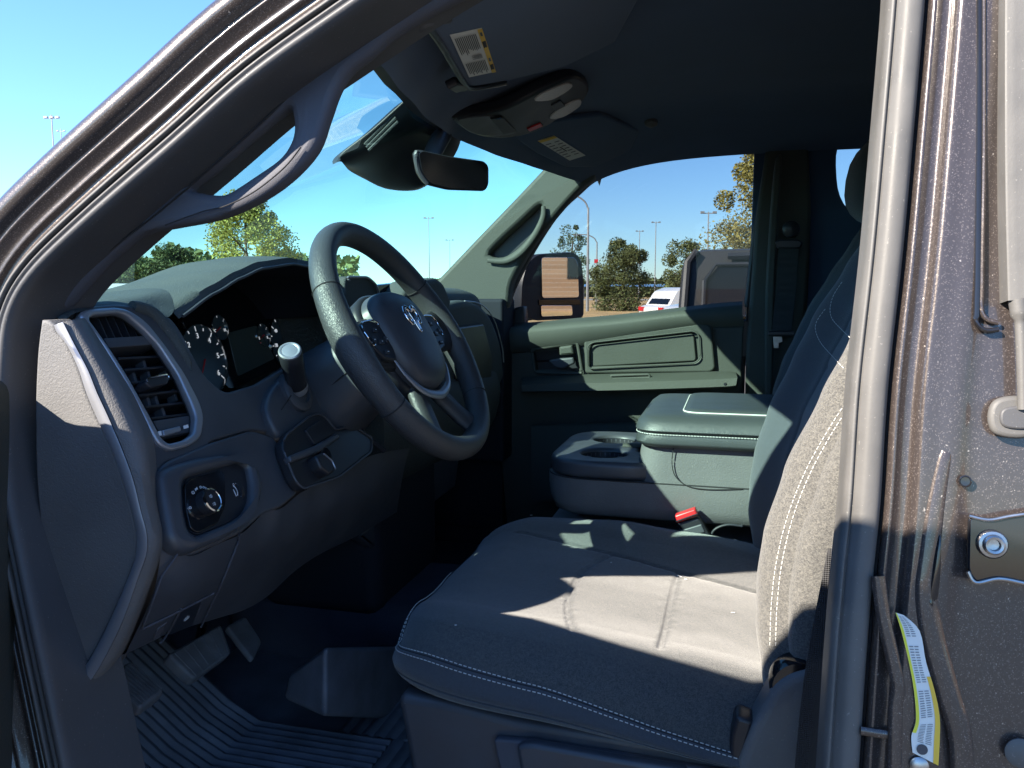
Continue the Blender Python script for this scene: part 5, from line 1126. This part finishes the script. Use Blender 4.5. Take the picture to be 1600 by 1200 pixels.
def sticker(parent, quad, mapf, name='warning_label', lines=12, band='right'):
    A, B, C, D = [mapf(*p, .0012) for p in quad]
    lb = plate(name, [A, B, C, D], .0006, .0001, M['label'], parent, normal=None); nn = frame_of([A, B, C, D])[3] * .0006
    q = lambda u, v: A.lerp(B, u).lerp(D.lerp(C, u), v) + nn
    if band == 'right': obj('yellow_band', MB().add([q(.84, .0), q(1, .0), q(1, 1), q(.84, 1)], [(0, 1, 2, 3)]), M['yellow'], lb); mu = .80
    else: obj('yellow_band', MB().add([q(0, 0), q(1, 0), q(1, .09), q(0, .09)], [(0, 1, 2, 3)]), M['yellow'], lb); mu = .96
    mb = MB(); rnd = random.Random(3)
    if band == 'right':                                        # text columns run down the sheet
        for k in range(lines):
            u = .08 + (mu - .10) * k / lines
            for v0, v1 in ((.06, .44 - rnd.random() * .12), (.62, .95 - rnd.random() * .1)):
                mb.add([q(u, v0) + nn, q(u + .028, v0) + nn, q(u + .028, v1) + nn, q(u, v1) + nn], [(0, 1, 2, 3)])
        for k in range(5):
            v = .47 + .02 * k; u0 = .36 + .06 * (k % 2); mb.add([q(u0, v) + nn, q(.72, v) + nn, q(.70, v + .011) + nn, q(u0 + .02, v + .011) + nn], [(0, 1, 2, 3)])
        for v0, v1 in ((.05, .12), (.60, .68)): mb.add([q(.885, v0) + nn, q(.955, v0) + nn, q(.955, v1) + nn, q(.885, v1) + nn], [(0, 1, 2, 3)])
    else:
        for k in range(lines):
            v = .18 + .72 * k / lines; mb.add([q(.08, v) + nn, q(.40 + rnd.random() * .1, v) + nn, q(.40, v + .025) + nn, q(.08, v + .025) + nn], [(0, 1, 2, 3)]); mb.add([q(.62, v) + nn, q(.9, v) + nn, q(.9, v + .025) + nn, q(.62, v + .025) + nn], [(0, 1, 2, 3)])
        mb.add([q(.48, .40) + nn, q(.56, .40) + nn, q(.56, .62) + nn, q(.48, .62) + nn], [(0, 1, 2, 3)])
    if band == 'right':
        for v in (.29, .83): ptext('warning_print', 'WARNING', q(.925, v) + nn, D - A, A - B, (B - A).length * .125, M['ink'], lb)
    o = obj('small_print', mb, M['ink'], lb, fix=False); o['kind'] = 'stuff'; return lb
sticker(vis, [(703, 55), (753, 44), (775, 112), (733, 121)], lambda a, b, l: onv(a, b, l))
vis2 = thing('sun_visor', 'passenger sun visor folded up with a pale plain label, behind the overhead console', 'sun visor', HL(890, 250))
wq = [HL(x, y, .010) for x, y in [(846, 218), (912, 244), (960, 210), (900, 190)]]
c2, x2, y2, n2 = frame_of(wq, (0, 0, -1)); c2 = c2 + n2 * .010
def onw(px, py, l=0.0): d = ray(px, py); return d * ((c2 + n2 * l).dot(n2) / d.dot(n2))
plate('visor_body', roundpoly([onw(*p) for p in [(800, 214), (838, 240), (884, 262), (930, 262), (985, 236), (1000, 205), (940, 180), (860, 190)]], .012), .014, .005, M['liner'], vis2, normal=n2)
sticker(vis2, [(840, 220), (866, 212), (915, 243), (890, 251)], lambda a, b, l: onw(a, b, l), lines=7, band='top')
# overhead console
oc = thing('overhead_console', 'black overhead console with two amber reading lamps and a pocket at its front', 'overhead console', HL(830, 170))
oq = [HL(x, y, .010) for x, y in [(712, 190), (780, 165), (890, 125), (915, 140), (900, 180), (800, 222)]]
c3, x3, y3, n3 = frame_of(oq, (0, 0, -1)); c3 = c3 + n3 * .016
def onc(px, py, l=0.0): d = ray(px, py); return d * ((c3 + n3 * l).dot(n3) / d.dot(n3))
OCP = [(708, 188), (716, 183), (760, 178), (800, 166), (850, 140), (890, 122), (908, 122), (920, 132), (920, 146), (906, 164), (870, 188), (838, 206), (800, 216), (760, 216), (730, 206)]
ocb = plate('console_body', cat([onc(*p) for p in OCP], 4, True), .024, .007, M['black'], oc, normal=n3, res=3)
plate('console_pocket', cat([onc(*p, .002) for p in [(716, 188), (750, 182), (778, 184), (806, 206), (780, 213), (748, 211), (728, 203)]], 4, True), .006, .002, M['plastic'], oc, normal=n3)
plate('pocket_door', roundpoly([onc(*p, .005) for p in [(766, 186), (786, 184), (808, 206), (786, 210)]], .004), .006, .0015, M['black'], oc, normal=n3)
for l in ([(836, 158), (846, 148), (870, 137), (888, 131), (895, 135), (882, 146), (860, 157)], [(860, 186), (868, 176), (888, 163), (906, 156), (908, 164), (896, 174), (878, 184)]):
    plate('reading_lamp', cat([onc(*p, .003) for p in l], 4, True), .005, .0015, M['lens'], oc, normal=n3)
plate('assist_button', roundpoly([onc(*p, .003) for p in [(824, 202), (845, 193), (849, 197), (828, 206)]], .001), .003, .0008, M['red'], oc, normal=n3)
plate('lamp_button', roundpoly([onc(*p, .003) for p in [(862, 166), (876, 158), (884, 166), (868, 174)]], .002), .003, .0008, M['plastic'], oc, normal=n3)
obj('pocket_catch', MB().tube([onc(775, 186, .006), onc(782, 184, .006)], .002, 6), M['chrome'], oc)
# camera and sensor housing against the glass, and the inside mirror
sh_ = thing('sensor_housing', 'black sensor housing with slotted vents against the windshield above the mirror', 'sensor housing', P(610, 235, Y=1.42))
def SHP(x, y, Y): return P(x, y, Y=Y)
f1 = [SHP(*p, 1.34) for p in [(532, 252), (536, 240), (580, 206), (618, 172), (634, 158), (650, 150)]]
f2 = [SHP(*p, 1.37) for p in [(538, 258), (552, 256), (596, 226), (636, 196), (652, 176), (664, 160)]]
f3 = [SHP(*p, 1.46) for p in [(548, 268), (586, 274), (628, 250), (664, 222), (684, 200), (700, 180)]]
f4 = [SHP(*p, 1.52) for p in [(575, 282), (600, 294), (640, 294), (670, 276), (700, 236), (715, 206)]]
f5 = [SHP(*p, 1.56) for p in [(600, 290), (625, 297), (655, 296), (684, 276), (712, 240), (722, 212)]]
f0 = [v + Vector((-.03, .03, .0)) for v in f1]
mb = MB(); cr_ = [resamp(cat(c_, 5), 30) for c_ in (f0, f1, f2, f3, f4, f5)]; mb.grid([resamp(cat(r_, 5), 26) for r_ in zip(*cr_)])
obj('housing_shell', mb, M['black'], sh_, 60)
obj('housing_edge', MB().tube(cat(f1, 6), .0022, 8), M['black'], sh_)
for k in range(3):
    o = .0 + k * 5
    a, b = (570 + o * .6, 226 + o * .9), (616 + o * .6, 178 + o * 1.2)
    obj('vent_slot', MB().tube([SHP(*a, 1.343), SHP(*b, 1.343)], .0026, 6), M['dash_soft'], sh_)
obj('mirror_mount', MB().loft([[SHP(690 + 16 * math.cos(q), 212 + 12 * math.sin(q), 1.46) for q in [2 * math.pi * k / 16 for k in range(16)]], [SHP(676 + 14 * math.cos(q), 240 + 14 * math.sin(q), 1.42) for q in [2 * math.pi * k / 16 for k in range(16)]], [SHP(672 + 10 * math.cos(q), 258 + 10 * math.sin(q), 1.41) for q in [2 * math.pi * k / 16 for k in range(16)]]]), M['plastic'], sh_, 60)
rm = thing('rear_view_mirror', 'black interior rear view mirror hanging below the sensor housing', 'mirror', P(706, 266, Y=1.40))
mq = [P(*p, Y=1.395) for p in [(649, 238), (656, 234), (700, 244), (756, 252), (763, 260), (763, 288), (758, 298), (700, 296), (668, 288), (655, 270)]]
nm_ = Vector((.62, -.76, -.10)).normalized(); c0 = P(706, 266, Y=1.395)
mo = roundpoly([v * (c0.dot(nm_) / v.dot(nm_)) for v in mq], .008); c_m = sum(mo, Vector()) / len(mo)
secs = [[c_m + (v - c_m) * s - nm_ * d for v in mo] for s, d in ((.9, -.004), (1.0, -.001), (1.03, .008), (.99, .022), (.8, .032), (.1, .036))]
obj('mirror_case', MB().loft(secs), M['black'], rm, 60)
plate('mirror_face', [c_m + (v - c_m) * .93 + nm_ * .0052 for v in mo], .002, .0004, M['gloss'], rm, normal=nm_)
obj('mirror_side', MB().tube(cat([(lambda v: v * (c0.dot(nm_) / v.dot(nm_)))(P(*p, Y=1.392)) for p in [(652, 236), (650, 246), (655, 268), (668, 287)]], 5), .0045, 8), M['plastic'], rm)
# ================================================================== outside
M['asphalt'] = mat('asphalt', (.10, .097, .093), .9, bumps=(('noise', 60, .5, .01),), var=.25, varscale=3)
M['dry_grass'] = mat('dry_grass', (.50, .34, .155), .95, bumps=(('noise', 4, .7, .15),), var=.3, varscale=.6)
M['verge'] = mat('grass_verge', (.16, .15, .05), .95, bumps=(('noise', 4, .7, .15),), var=.35, varscale=.5)
M['concrete'] = mat('concrete', (.42, .40, .36), .85, var=.12, varscale=3)
M['bark'] = mat('bark', (.10, .075, .055), .9, bumps=(('noise', 20, .8, .02),), var=.25)
M['pole'] = mat('galvanised_pole', (.30, .31, .32), .5, metal=.4)
M['tree_yellow'] = mat('leaf_yellow_green', (.30, .31, .055), .7, var=.45, varscale=1.2, sheen=.1)
M['tree_green'] = mat('leaf_green', (.065, .095, .025), .7, var=.45, varscale=1.2)
M['tree_olive'] = mat('leaf_olive', (.095, .115, .038), .7, var=.45, varscale=1.2)
M['tree_orange'] = mat('leaf_amber', (.21, .19, .045), .7, var=.5, varscale=1.5)
M['far_green'] = mat('leaf_far', (.13, .18, .06), .8, var=.4, varscale=.4)
M['car_white'] = mat('white_car_paint', (.78, .78, .77), .25, coat=.8)
M['car_grey'] = mat('grey_car_paint', (.085, .088, .095), .3, metal=.3, coat=.8)
M['car_top'] = mat('black_hard_top', (.030, .030, .032), .5, bumps=(('noise', 300, .2, .002),))
M['tyre'] = mat('tyre_rubber', (.02, .02, .02), .8)
M['car_window'] = mat('car_window', (.006, .009, .015), .12, spec=.12)
M['tail'] = mat('tail_lamp', (.55, .02, .03), .2)
M['amber_wall'] = brick_wall()
M['canopy_blue'] = mat('blue_canopy_steel', (.12, .28, .55), .5)
def sheet(name, pts, m, kind='structure', n=1):
    o = obj(name, MB().add(pts, [tuple(range(len(pts)))]), m, None, fix=False); o['kind'] = kind; return o
S_ = 1500
g_ = sheet('ground', [(-S_, -S_, GZ), (S_, -S_, GZ), (S_, S_, GZ), (-S_, S_, GZ)], M['dry_grass'])
tag(g_, 'wide dry tan grass field', 'ground')
a_ = sheet('parking_lot', [(-90, -40, GZ + .01), (40, -40, GZ + .01), (40, 12, GZ + .01), (-90, 12, GZ + .01)], M['asphalt']); tag(a_, 'dark asphalt parking lot', 'parking lot')
mb = MB(); mb.box((-25, 12.15, GZ + .06), (130, .3, .14)); o = obj('kerb', mb, M['concrete'], None); o['kind'] = 'structure'; tag(o, 'pale concrete kerb along the parking lot', 'kerb')
r_ = sheet('road', [(-400, 112, GZ + .03), (400, 112, GZ + .03), (400, 124, GZ + .03), (-400, 124, GZ + .03)], M['concrete']); tag(r_, 'pale road beyond the dry grass', 'road')
for i, x in enumerate((-4.2, -1.3, 1.6, 4.5)):
    o = obj('bay_line', MB().box((.2, 3.1 + i * 3.0, GZ + .016), (5.2, .10, .004)), M['white'], None); o['kind'] = 'structure'; tag(o, 'painted white parking bay line', 'marking', 'parking bay lines')
# ------------------------------------------------------------------ trees
leafdata = {}
def crown_mesh(name, w_, h_, n, leaf, seed, lumps=14, base=0.0, hollow=.35):
    lumps = int(lumps * 1.7)
    """leaf clumps through a lumpy volume"""
    rd = random.Random(seed); vs, fs = [], []
    cl = []
    for i in range(lumps):
        a = rd.random() * 6.283; zz = rd.random(); rr = (math.sin(math.pi * min(max(zz * .82 + .12, 0), 1)) ** .7) * w_ * .5 * (.35 + .6 * rd.random())
        cl.append((Vector((math.cos(a) * rr * .95, math.sin(a) * rr * .95, base + zz * h_)), w_ * (.09 + .13 * rd.random()) * (1.15 - .5 * zz)))
    for i in range(n):
        c, r = cl[rd.randrange(lumps)]
        d = Vector((rd.gauss(0, 1), rd.gauss(0, 1), rd.gauss(0, 1))); d.normalize()
        p = c + d * r * (hollow + (1.12 - hollow) * rd.random() ** .6); s = leaf * (.6 + .8 * rd.random())
        u = Vector((rd.gauss(0, 1), rd.gauss(0, 1), rd.gauss(0, .7))).normalized(); v = u.orthogonal().normalized(); v = (v * math.cos(i) + u.cross(v) * math.sin(i))
        o = len(vs); vs += [p - u * s, p + v * s * .55, p + u * s, p - v * s * .55]; fs.append((o, o + 1, o + 2, o + 3))
    me = bpy.data.meshes.new(name); me.from_pydata([tuple(v) for v in vs], [], fs); return me
def tree(name, label, catg, pos, h, wd, m, seed, n=5000, trunk=.25, leaf=None, group=None, lumps=18, base=None):
    t = thing(name, label, catg, pos, group, local=True)
    tb = h * trunk; mb = MB()
    rd = random.Random(seed)
    mb.tube(cat([Vector((0, 0, -.1)), Vector((.02 * h, 0, tb)), Vector((0, .02 * h, h * .55)), Vector((.01 * h, 0, h * .86))], 4), [h * .022 * (1 - i / 15) + .008 * h * .3 for i in range(13)], 8)
    for k in range(6):
        a = k * 1.05 + rd.random(); z0 = tb + (h - tb) * (.08 + .09 * k); mb.tube([Vector((0, 0, z0)), Vector((math.cos(a) * wd * .18, math.sin(a) * wd * .18, z0 + h * .10)), Vector((math.cos(a) * wd * .34, math.sin(a) * wd * .34, z0 + h * .16))], [h * .010, h * .006, h * .002], 6)
    tr = obj('trunk', mb, M['bark'], t)
    me = crown_mesh('crown', wd, h - tb, n, leaf or wd * .022, seed, lumps, tb if base is None else base); me.materials.append(m)
    c = bpy.data.objects.new('crown', me); COL.objects.link(c); attach(c, t); return t
def G(px, D):                                                  # a place on the ground in that direction
    d = ray(px, 450); return Vector((d.x, d.y, 0)).normalized() * D + Vector((0, 0, GZ))
def H(py, px, D): return P(px, py, D=D).z - GZ                  # height that reaches this line at that distance
tree('tree', 'tall yellow green autumn tree seen through the windshield', 'tree', G(385, 48), H(312, 385, 48), 5.2, M['tree_yellow'], 11, 21600, .22, 0.072, lumps=26)
tree('tree', 'rounded green tree just left of the tall yellow one', 'tree', G(272, 60), H(392, 272, 60), 5.0, M['tree_green'], 12, 12000, .12, 0.084)
tree('tree', 'green tree with a thin top between the yellow tree and windshield pillar', 'tree', G(212, 62), H(403, 212, 62), 4.6, M['far_green'], 13, 10800, .12, 0.084)
tree('tree', 'small olive tree right of the tall yellow tree behind the gauge hood', 'tree', G(438, 52), H(374, 438, 52), 2.9, M['tree_olive'], 14, 8400, .12, 0.066)
tree('tree', 'low pale green tree at the far left of the windshield', 'tree', G(152, 66), H(416, 152, 66), 4.0, M['far_green'], 15, 8400, .10, 0.090)
tree('bush', 'dense round olive green bush on the dry grass beside the white car', 'bush', G(972, 62), H(377, 972, 62), 4.7, M['tree_olive'], 21, 19200, .05, 0.078, lumps=34, base=0.1)
tree('tree', 'thin sparse tree behind the wing mirror', 'tree', G(893, 70), H(352, 893, 70), 3.2, M['tree_green'], 22, 4320, .15, 0.078)
tree('tree', 'pale leafed small tree above the dark parked vehicle', 'tree', G(1070, 75), H(382, 1070, 75), 5.2, M['tree_olive'], 23, 8400, .15, 0.096)
tree('tree', 'tall amber autumn tree at the right edge of the passenger window', 'tree', G(1200, 34), H(232, 1200, 34), 4.4, M['tree_orange'], 24, 21600, .18, 0.060, lumps=30)
tree('tree', 'brown bare looking tree low between pillar and wing mirror', 'tree', G(803, 80), H(404, 803, 80), 5.5, M['tree_olive'], 25, 6000, .15, 0.090)
# far wood along the horizon
mb = MB(); rd = random.Random(5); vs, fs = [], []
for i in range(16000):
    px = rd.uniform(-700, 560); D = rd.uniform(85, 105); d = ray(px, 450); dv = Vector((d.x, d.y, 0)).normalized() * D
    top = 3.4 + 1.6 * noise.noise(Vector((px * .012, 0, 0))) + 1.0 * noise.noise(Vector((px * .05, 3, 0)))
    z = GZ + (top + 1.66) * rd.random() ** .7; s = .32 * (.6 + rd.random()); u = Vector((rd.gauss(0, 1), rd.gauss(0, 1), rd.gauss(0, 1))).normalized(); v = u.orthogonal().normalized(); p = dv + Vector((0, 0, z))
    o = len(vs); vs += [p - u * s, p + v * s * .6, p + u * s, p - v * s * .6]; fs.append((o, o + 1, o + 2, o + 3))
o = obj('treeline', MB().add(vs, fs), M['far_green'], None, fix=False); tag(o, 'low far green wood along the horizon left', 'wood', kind='stuff')
vs, fs = [], []
for i in range(9000):
    px = rd.uniform(640, 1300); D = rd.uniform(150, 175); d = ray(px, 450); dv = Vector((d.x, d.y, 0)).normalized() * D
    top = 1.6 + 1.3 * noise.noise(Vector((px * .02, 0, 0))); z = GZ + (top + 1.66) * rd.random() ** .7; s = .5 * (.6 + rd.random()); u = Vector((rd.gauss(0, 1), rd.gauss(0, 1), rd.gauss(0, 1))).normalized(); v = u.orthogonal().normalized(); p = dv + Vector((0, 0, z))
    o = len(vs); vs += [p - u * s, p + v * s * .6, p + u * s, p - v * s * .6]; fs.append((o, o + 1, o + 2, o + 3))
o = obj('treeline', MB().add(vs, fs), M['tree_olive'], None, fix=False); tag(o, 'low olive wood on the horizon behind the dry field', 'wood', kind='stuff')
# ------------------------------------------------------------------ light poles
def pole(label, px, py, D, kind, heads=2, sc_=1.0):
    h = H(py, px, D); t = thing('light_pole', label, 'light pole', G(px, D), 'light poles around the parking lot', local=True); w_ = (h * .008 + .05) * sc_
    obj('pole', MB().tube([Vector((0, 0, 0)), Vector((0, 0, h * (1 if kind != 'arm' else .90)))], [w_, w_ * .6], 8), M['pole'], t)
    if kind == 'arm':
        ax = -cR; obj('arm', MB().tube(cat([Vector((0, 0, h * .88)), Vector((0, 0, h * .95)) + ax * .25, Vector((0, 0, h)) + ax * .9, Vector((0, 0, h * 1.0)) + ax * 1.7], 5), w_ * .5, 8), M['pole'], t)
        obj('lamp_head', MB().box(Vector((0, 0, h)) + ax * 1.9, (.7, .3, .14), Matrix.Rotation(YAW, 3, 'Z')), M['pole'], t)
    else:
        obj('crossbar', MB().box((0, 0, h * .985), ((1.9 if heads > 1 else .9) * sc_, .1 * sc_, .1 * sc_), Matrix.Rotation(YAW, 3, 'Z')), M['pole'], t)
        for k in range(heads):
            x = (k - (heads - 1) / 2) * 1.4 / max(heads - 1, 1) * sc_; obj('lamp_head', MB().box(Vector((0, 0, h * .985 + .12 * sc_)) + cR * x, (.42 * sc_, .34 * sc_, .2 * sc_), Matrix.Rotation(YAW, 3, 'Z')), M['pole'], t)
    return t
pole('tall light pole with three heads against the sky at top left', 97, 181, 42, 'bar', 3, .36)
pole('small twin light pole beside the tall one at top left', 110, 202, 62, 'bar', 2, .30)
pole('tallest light pole seen through the windshield above the steering wheel', 671, 339, 90, 'bar', 2, .6)
pole('short faint light pole right of the tallest one in the windshield', 703, 374, 110, 'bar', 2, .6)
pole('tall street lamp with curved arm rising left of the bush', 918, 306, 60, 'arm')
pole('shorter curved street lamp beside the tall curved one', 932, 367, 80, 'arm')
pole('short light pole behind the bush', 998, 360, 120, 'bar', 2, .6)
pole('light pole above the right side of the bush', 1023, 346, 105, 'bar', 2, .6)
pole('pale light pole near the amber tree', 1104, 331, 70, 'bar', 2, .7)
# blue roofed shelter far off
sh = thing('shelter', 'long low blue roofed shelter on posts far beyond the grass', 'shelter', G(955, 130), local=True)
cb = Matrix.Rotation(YAW - .1, 3, 'Z')
obj('roof', MB().box((0, 0, 2.05), (16, 4, .35), cb), M['canopy_blue'], sh)
for k in range(6): obj('post', MB().box(cb @ Vector((-7 + 2.8 * k, 0, .95)), (.2, .2, 1.9), cb), M['pole'], sh)
sg = thing('sign_post', 'thin red topped sign post left of the bush', 'sign', G(931, 66), local=True)
obj('post', MB().tube([Vector((0, 0, 0)), Vector((0, 0, H(418, 931, 66)))], .05, 6), M['pole'], sg); obj('panel', MB().box((0, 0, H(408, 931, 66)), (.3, .06, .3), cb), M['tail'], sg)
# ------------------------------------------------------------------ vehicles
def vehicle(name, label, catg, pos, ang, L, Wd, body, roof, paint, dark=None, group=None):
    """body and cabin outlines are side views (along, up)"""
    t = thing(name, label, catg, pos, group, local=True); Rm = Matrix.Rotation(ang, 3, 'Z'); V3 = lambda x, y, z: Rm @ Vector((x, y, z))
    def prism(outline, w0, w1, zt):
        secs = []
        for s in (-1, -.9, .9, 1): secs.append([V3(x, s * (lerp(w0, w1, min(1, max(0, (z - .9) / zt))) / 2) * (1 if abs(s) < 1 else .985), z * (1 if abs(s) < 1 else .995)) for x, z in outline])
        return MB().loft(secs)
    ol_ = [(v.x, v.y) for v in roundpoly([(x, z, 0) for x, z in body], .07)]; obj('body', prism(ol_, Wd, Wd, 1), paint, t, 40)
    ol_ = [(v.x, v.y) for v in roundpoly([(x, z, 0) for x, z in roof], .07)]; cbn = obj('cabin', prism(ol_, Wd * .98, Wd * .86, .9), paint if dark is None else dark, t, 40)
    return t, V3, cbn
def wheels(t, V3, xs, Wd, r=.38):
    for x in xs:
        for s in (-1, 1):
            wl_ = obj('wheel', MB().lathe([(0, -.11), (r * .9, -.11), (r, -.08), (r, .08), (r * .9, .11), (0, .11)], V3(x, s * (Wd / 2 - .1), r), V3(0, 1, 0), 22), M['tyre'], t); obj('rim', MB().lathe([(r * .6, 0), (r * .58, .01), (r * .2, .03), (0, .03)], V3(x, s * (Wd / 2 + .011), r), V3(0, s, 0), 18), M['steel'], wl_)
def panes(t, V3, quads, m='dark_glass'):
    for q in quads: obj('window', MB().add([V3(*p) for p in q], [tuple(range(len(q)))]), M['car_window'], t, fix=False)
# white SUV on the far side of the grass
t, V3, _ = vehicle('parked_car', 'white car with sloping rear window parked beyond the bush', 'car', G(1108, 31), YAW + R(18), 4.6, 1.9, [(-2.3, .35), (-2.3, .95), (-2.15, 1.05), (1.0, 1.05), (2.2, .92), (2.3, .4)], [(-2.1, 1.0), (-1.75, 1.55), (-1.4, 1.68), (.2, 1.68), (1.0, 1.05)], M['car_white'])
wheels(t, V3, (-1.4, 1.4), 1.9)
panes(t, V3, [[(-2.06, -.72, 1.1), (-1.74, -.64, 1.52), (-1.74, .64, 1.52), (-2.06, .72, 1.1)], [(-1.62, -.935, 1.12), (-1.35, -.90, 1.56), (-.5, -.90, 1.58), (-.5, -.945, 1.12)], [(-.4, -.945, 1.12), (-.4, -.90, 1.58), (.2, -.90, 1.56), (.8, -.945, 1.12)]])
for s in (-1, 1): obj('tail_light', MB().box(V3(-2.3, s * .75, .92), (.10, .32, .14), Matrix.Rotation(YAW + R(18), 3, 'Z')), M['tail'], t)
obj('roof_rail', MB().tube([V3(-1.4, -.78, 1.72), V3(.1, -.78, 1.72)], .03, 6), M['black'], t)
# white low flatbed nearer, then the dark boxy off-roader in the next bay
t, V3, _ = vehicle('parked_car', 'low white vehicle roof with black strip seen just over the passenger door sill', 'car', G(1165, 16), YAW + R(10), 4.4, 1.8, [(-2.2, .35), (-2.2, 1.0), (-.5, 1.05), (2.0, .9), (2.2, .4)], [(-1.6, 1.0), (-1.2, 1.33), (-.9, 1.38), (.2, 1.38), (1.0, 1.0)], M['car_white'])
wheels(t, V3, (-1.35, 1.35), 1.8, .33)
panes(t, V3, [[(-1.28, -.88, 1.08), (-1.05, -.83, 1.3), (.15, -.83, 1.3), (.65, -.88, 1.08)]])
t, V3, cab_ = vehicle('off_roader', 'dark boxy off roader with black hard top parked in the next bay', 'off roader', Vector((.33, 5.45, GZ)), R(3), 4.0, 1.7, [(-2.4, .5), (-2.4, 1.05), (-.6, 1.14), (-.6, 1.20), (1.55, 1.20), (1.55, .5)], [(-.70, 1.15), (-.66, 1.80), (-.58, 1.87), (1.45, 1.90), (1.53, 1.15)], M['car_grey'], M['car_top'])
wheels(t, V3, (-1.6, 1.0), 1.75, .42)
panes(t, V3, [[(-.54, -.845, 1.30), (-.53, -.79, 1.70), (-.47, -.775, 1.775), (.45, -.77, 1.785), (.45, -.84, 1.30)], [(.60, -.83, 1.30), (.60, -.76, 1.78), (1.35, -.75, 1.79), (1.38, -.83, 1.30)]])
obj('roof_rain_rail', MB().tube([V3(-.42, -.76, 1.83), V3(1.45, -.755, 1.86)], .02, 6), M['black'], t)
obj('window_frame', MB().tube([V3(*p) for p in ((-.55, -.85, 1.2), (-.54, -.80, 1.70), (-.48, -.782, 1.785), (.46, -.777, 1.795))], .012, 6), M['black'], t)
obj('corner_trim', MB().tube([V3(-.665, -.80, 1.25), V3(-.63, -.745, 1.80), V3(-.58, -.735, 1.86)], .022, 8), M['car_top'], t)
obj('tail_light', MB().box(V3(.02, -.82, 1.44), (.10, .05, .13)), M['tail'], t, bev=.01)
obj('door_mirror', MB().box(V3(-.2, -1.0, 1.28), (.12, .2, .2)), M['black'], t, bev=.03)
# white pickup far left, seen through the windscreen corner
t, V3, _ = vehicle('parked_pickup', 'white pickup truck parked far off near the left trees', 'pickup truck', G(190, 42), YAW + R(-60), 5.4, 1.95, [(-2.7, .55), (-2.7, 1.15), (.6, 1.15), (2.6, 1.1), (2.7, .6)], [(-.9, 1.1), (-.75, 1.75), (-.5, 1.86), (.6, 1.86), (1.3, 1.12)], M['car_white'])
wheels(t, V3, (-1.7, 1.7), 1.95, .4)
for s in (-1, 1): panes(t, V3, [[(-.62, s * .97, 1.2), (-.55, s * .88, 1.72), (.5, s * .88, 1.72), (.95, s * .97, 1.2)]])
panes(t, V3, [[(1.26, -.8, 1.18), (.68, -.74, 1.76), (.68, .74, 1.76), (1.26, .8, 1.18)]])
# brick hall behind the truck, seen in the wing mirror
bh_ = thing('brick_building', 'long tan brick building behind the truck, seen in the wing mirror', 'building', (60, 20, GZ), local=True)
obj('wall', MB().box((0, 0, 4), (8, 90, 8)), M['amber_wall'], bh_); obj('roof', MB().box((0, 0, 8.15), (9, 92, .3)), M['concrete'], bh_)
for k in range(12): obj('window', MB().box((-4.0, -40 + 7.2 * k, 3.4), (.1, 2.4, 2.2)), M['gloss'], bh_)
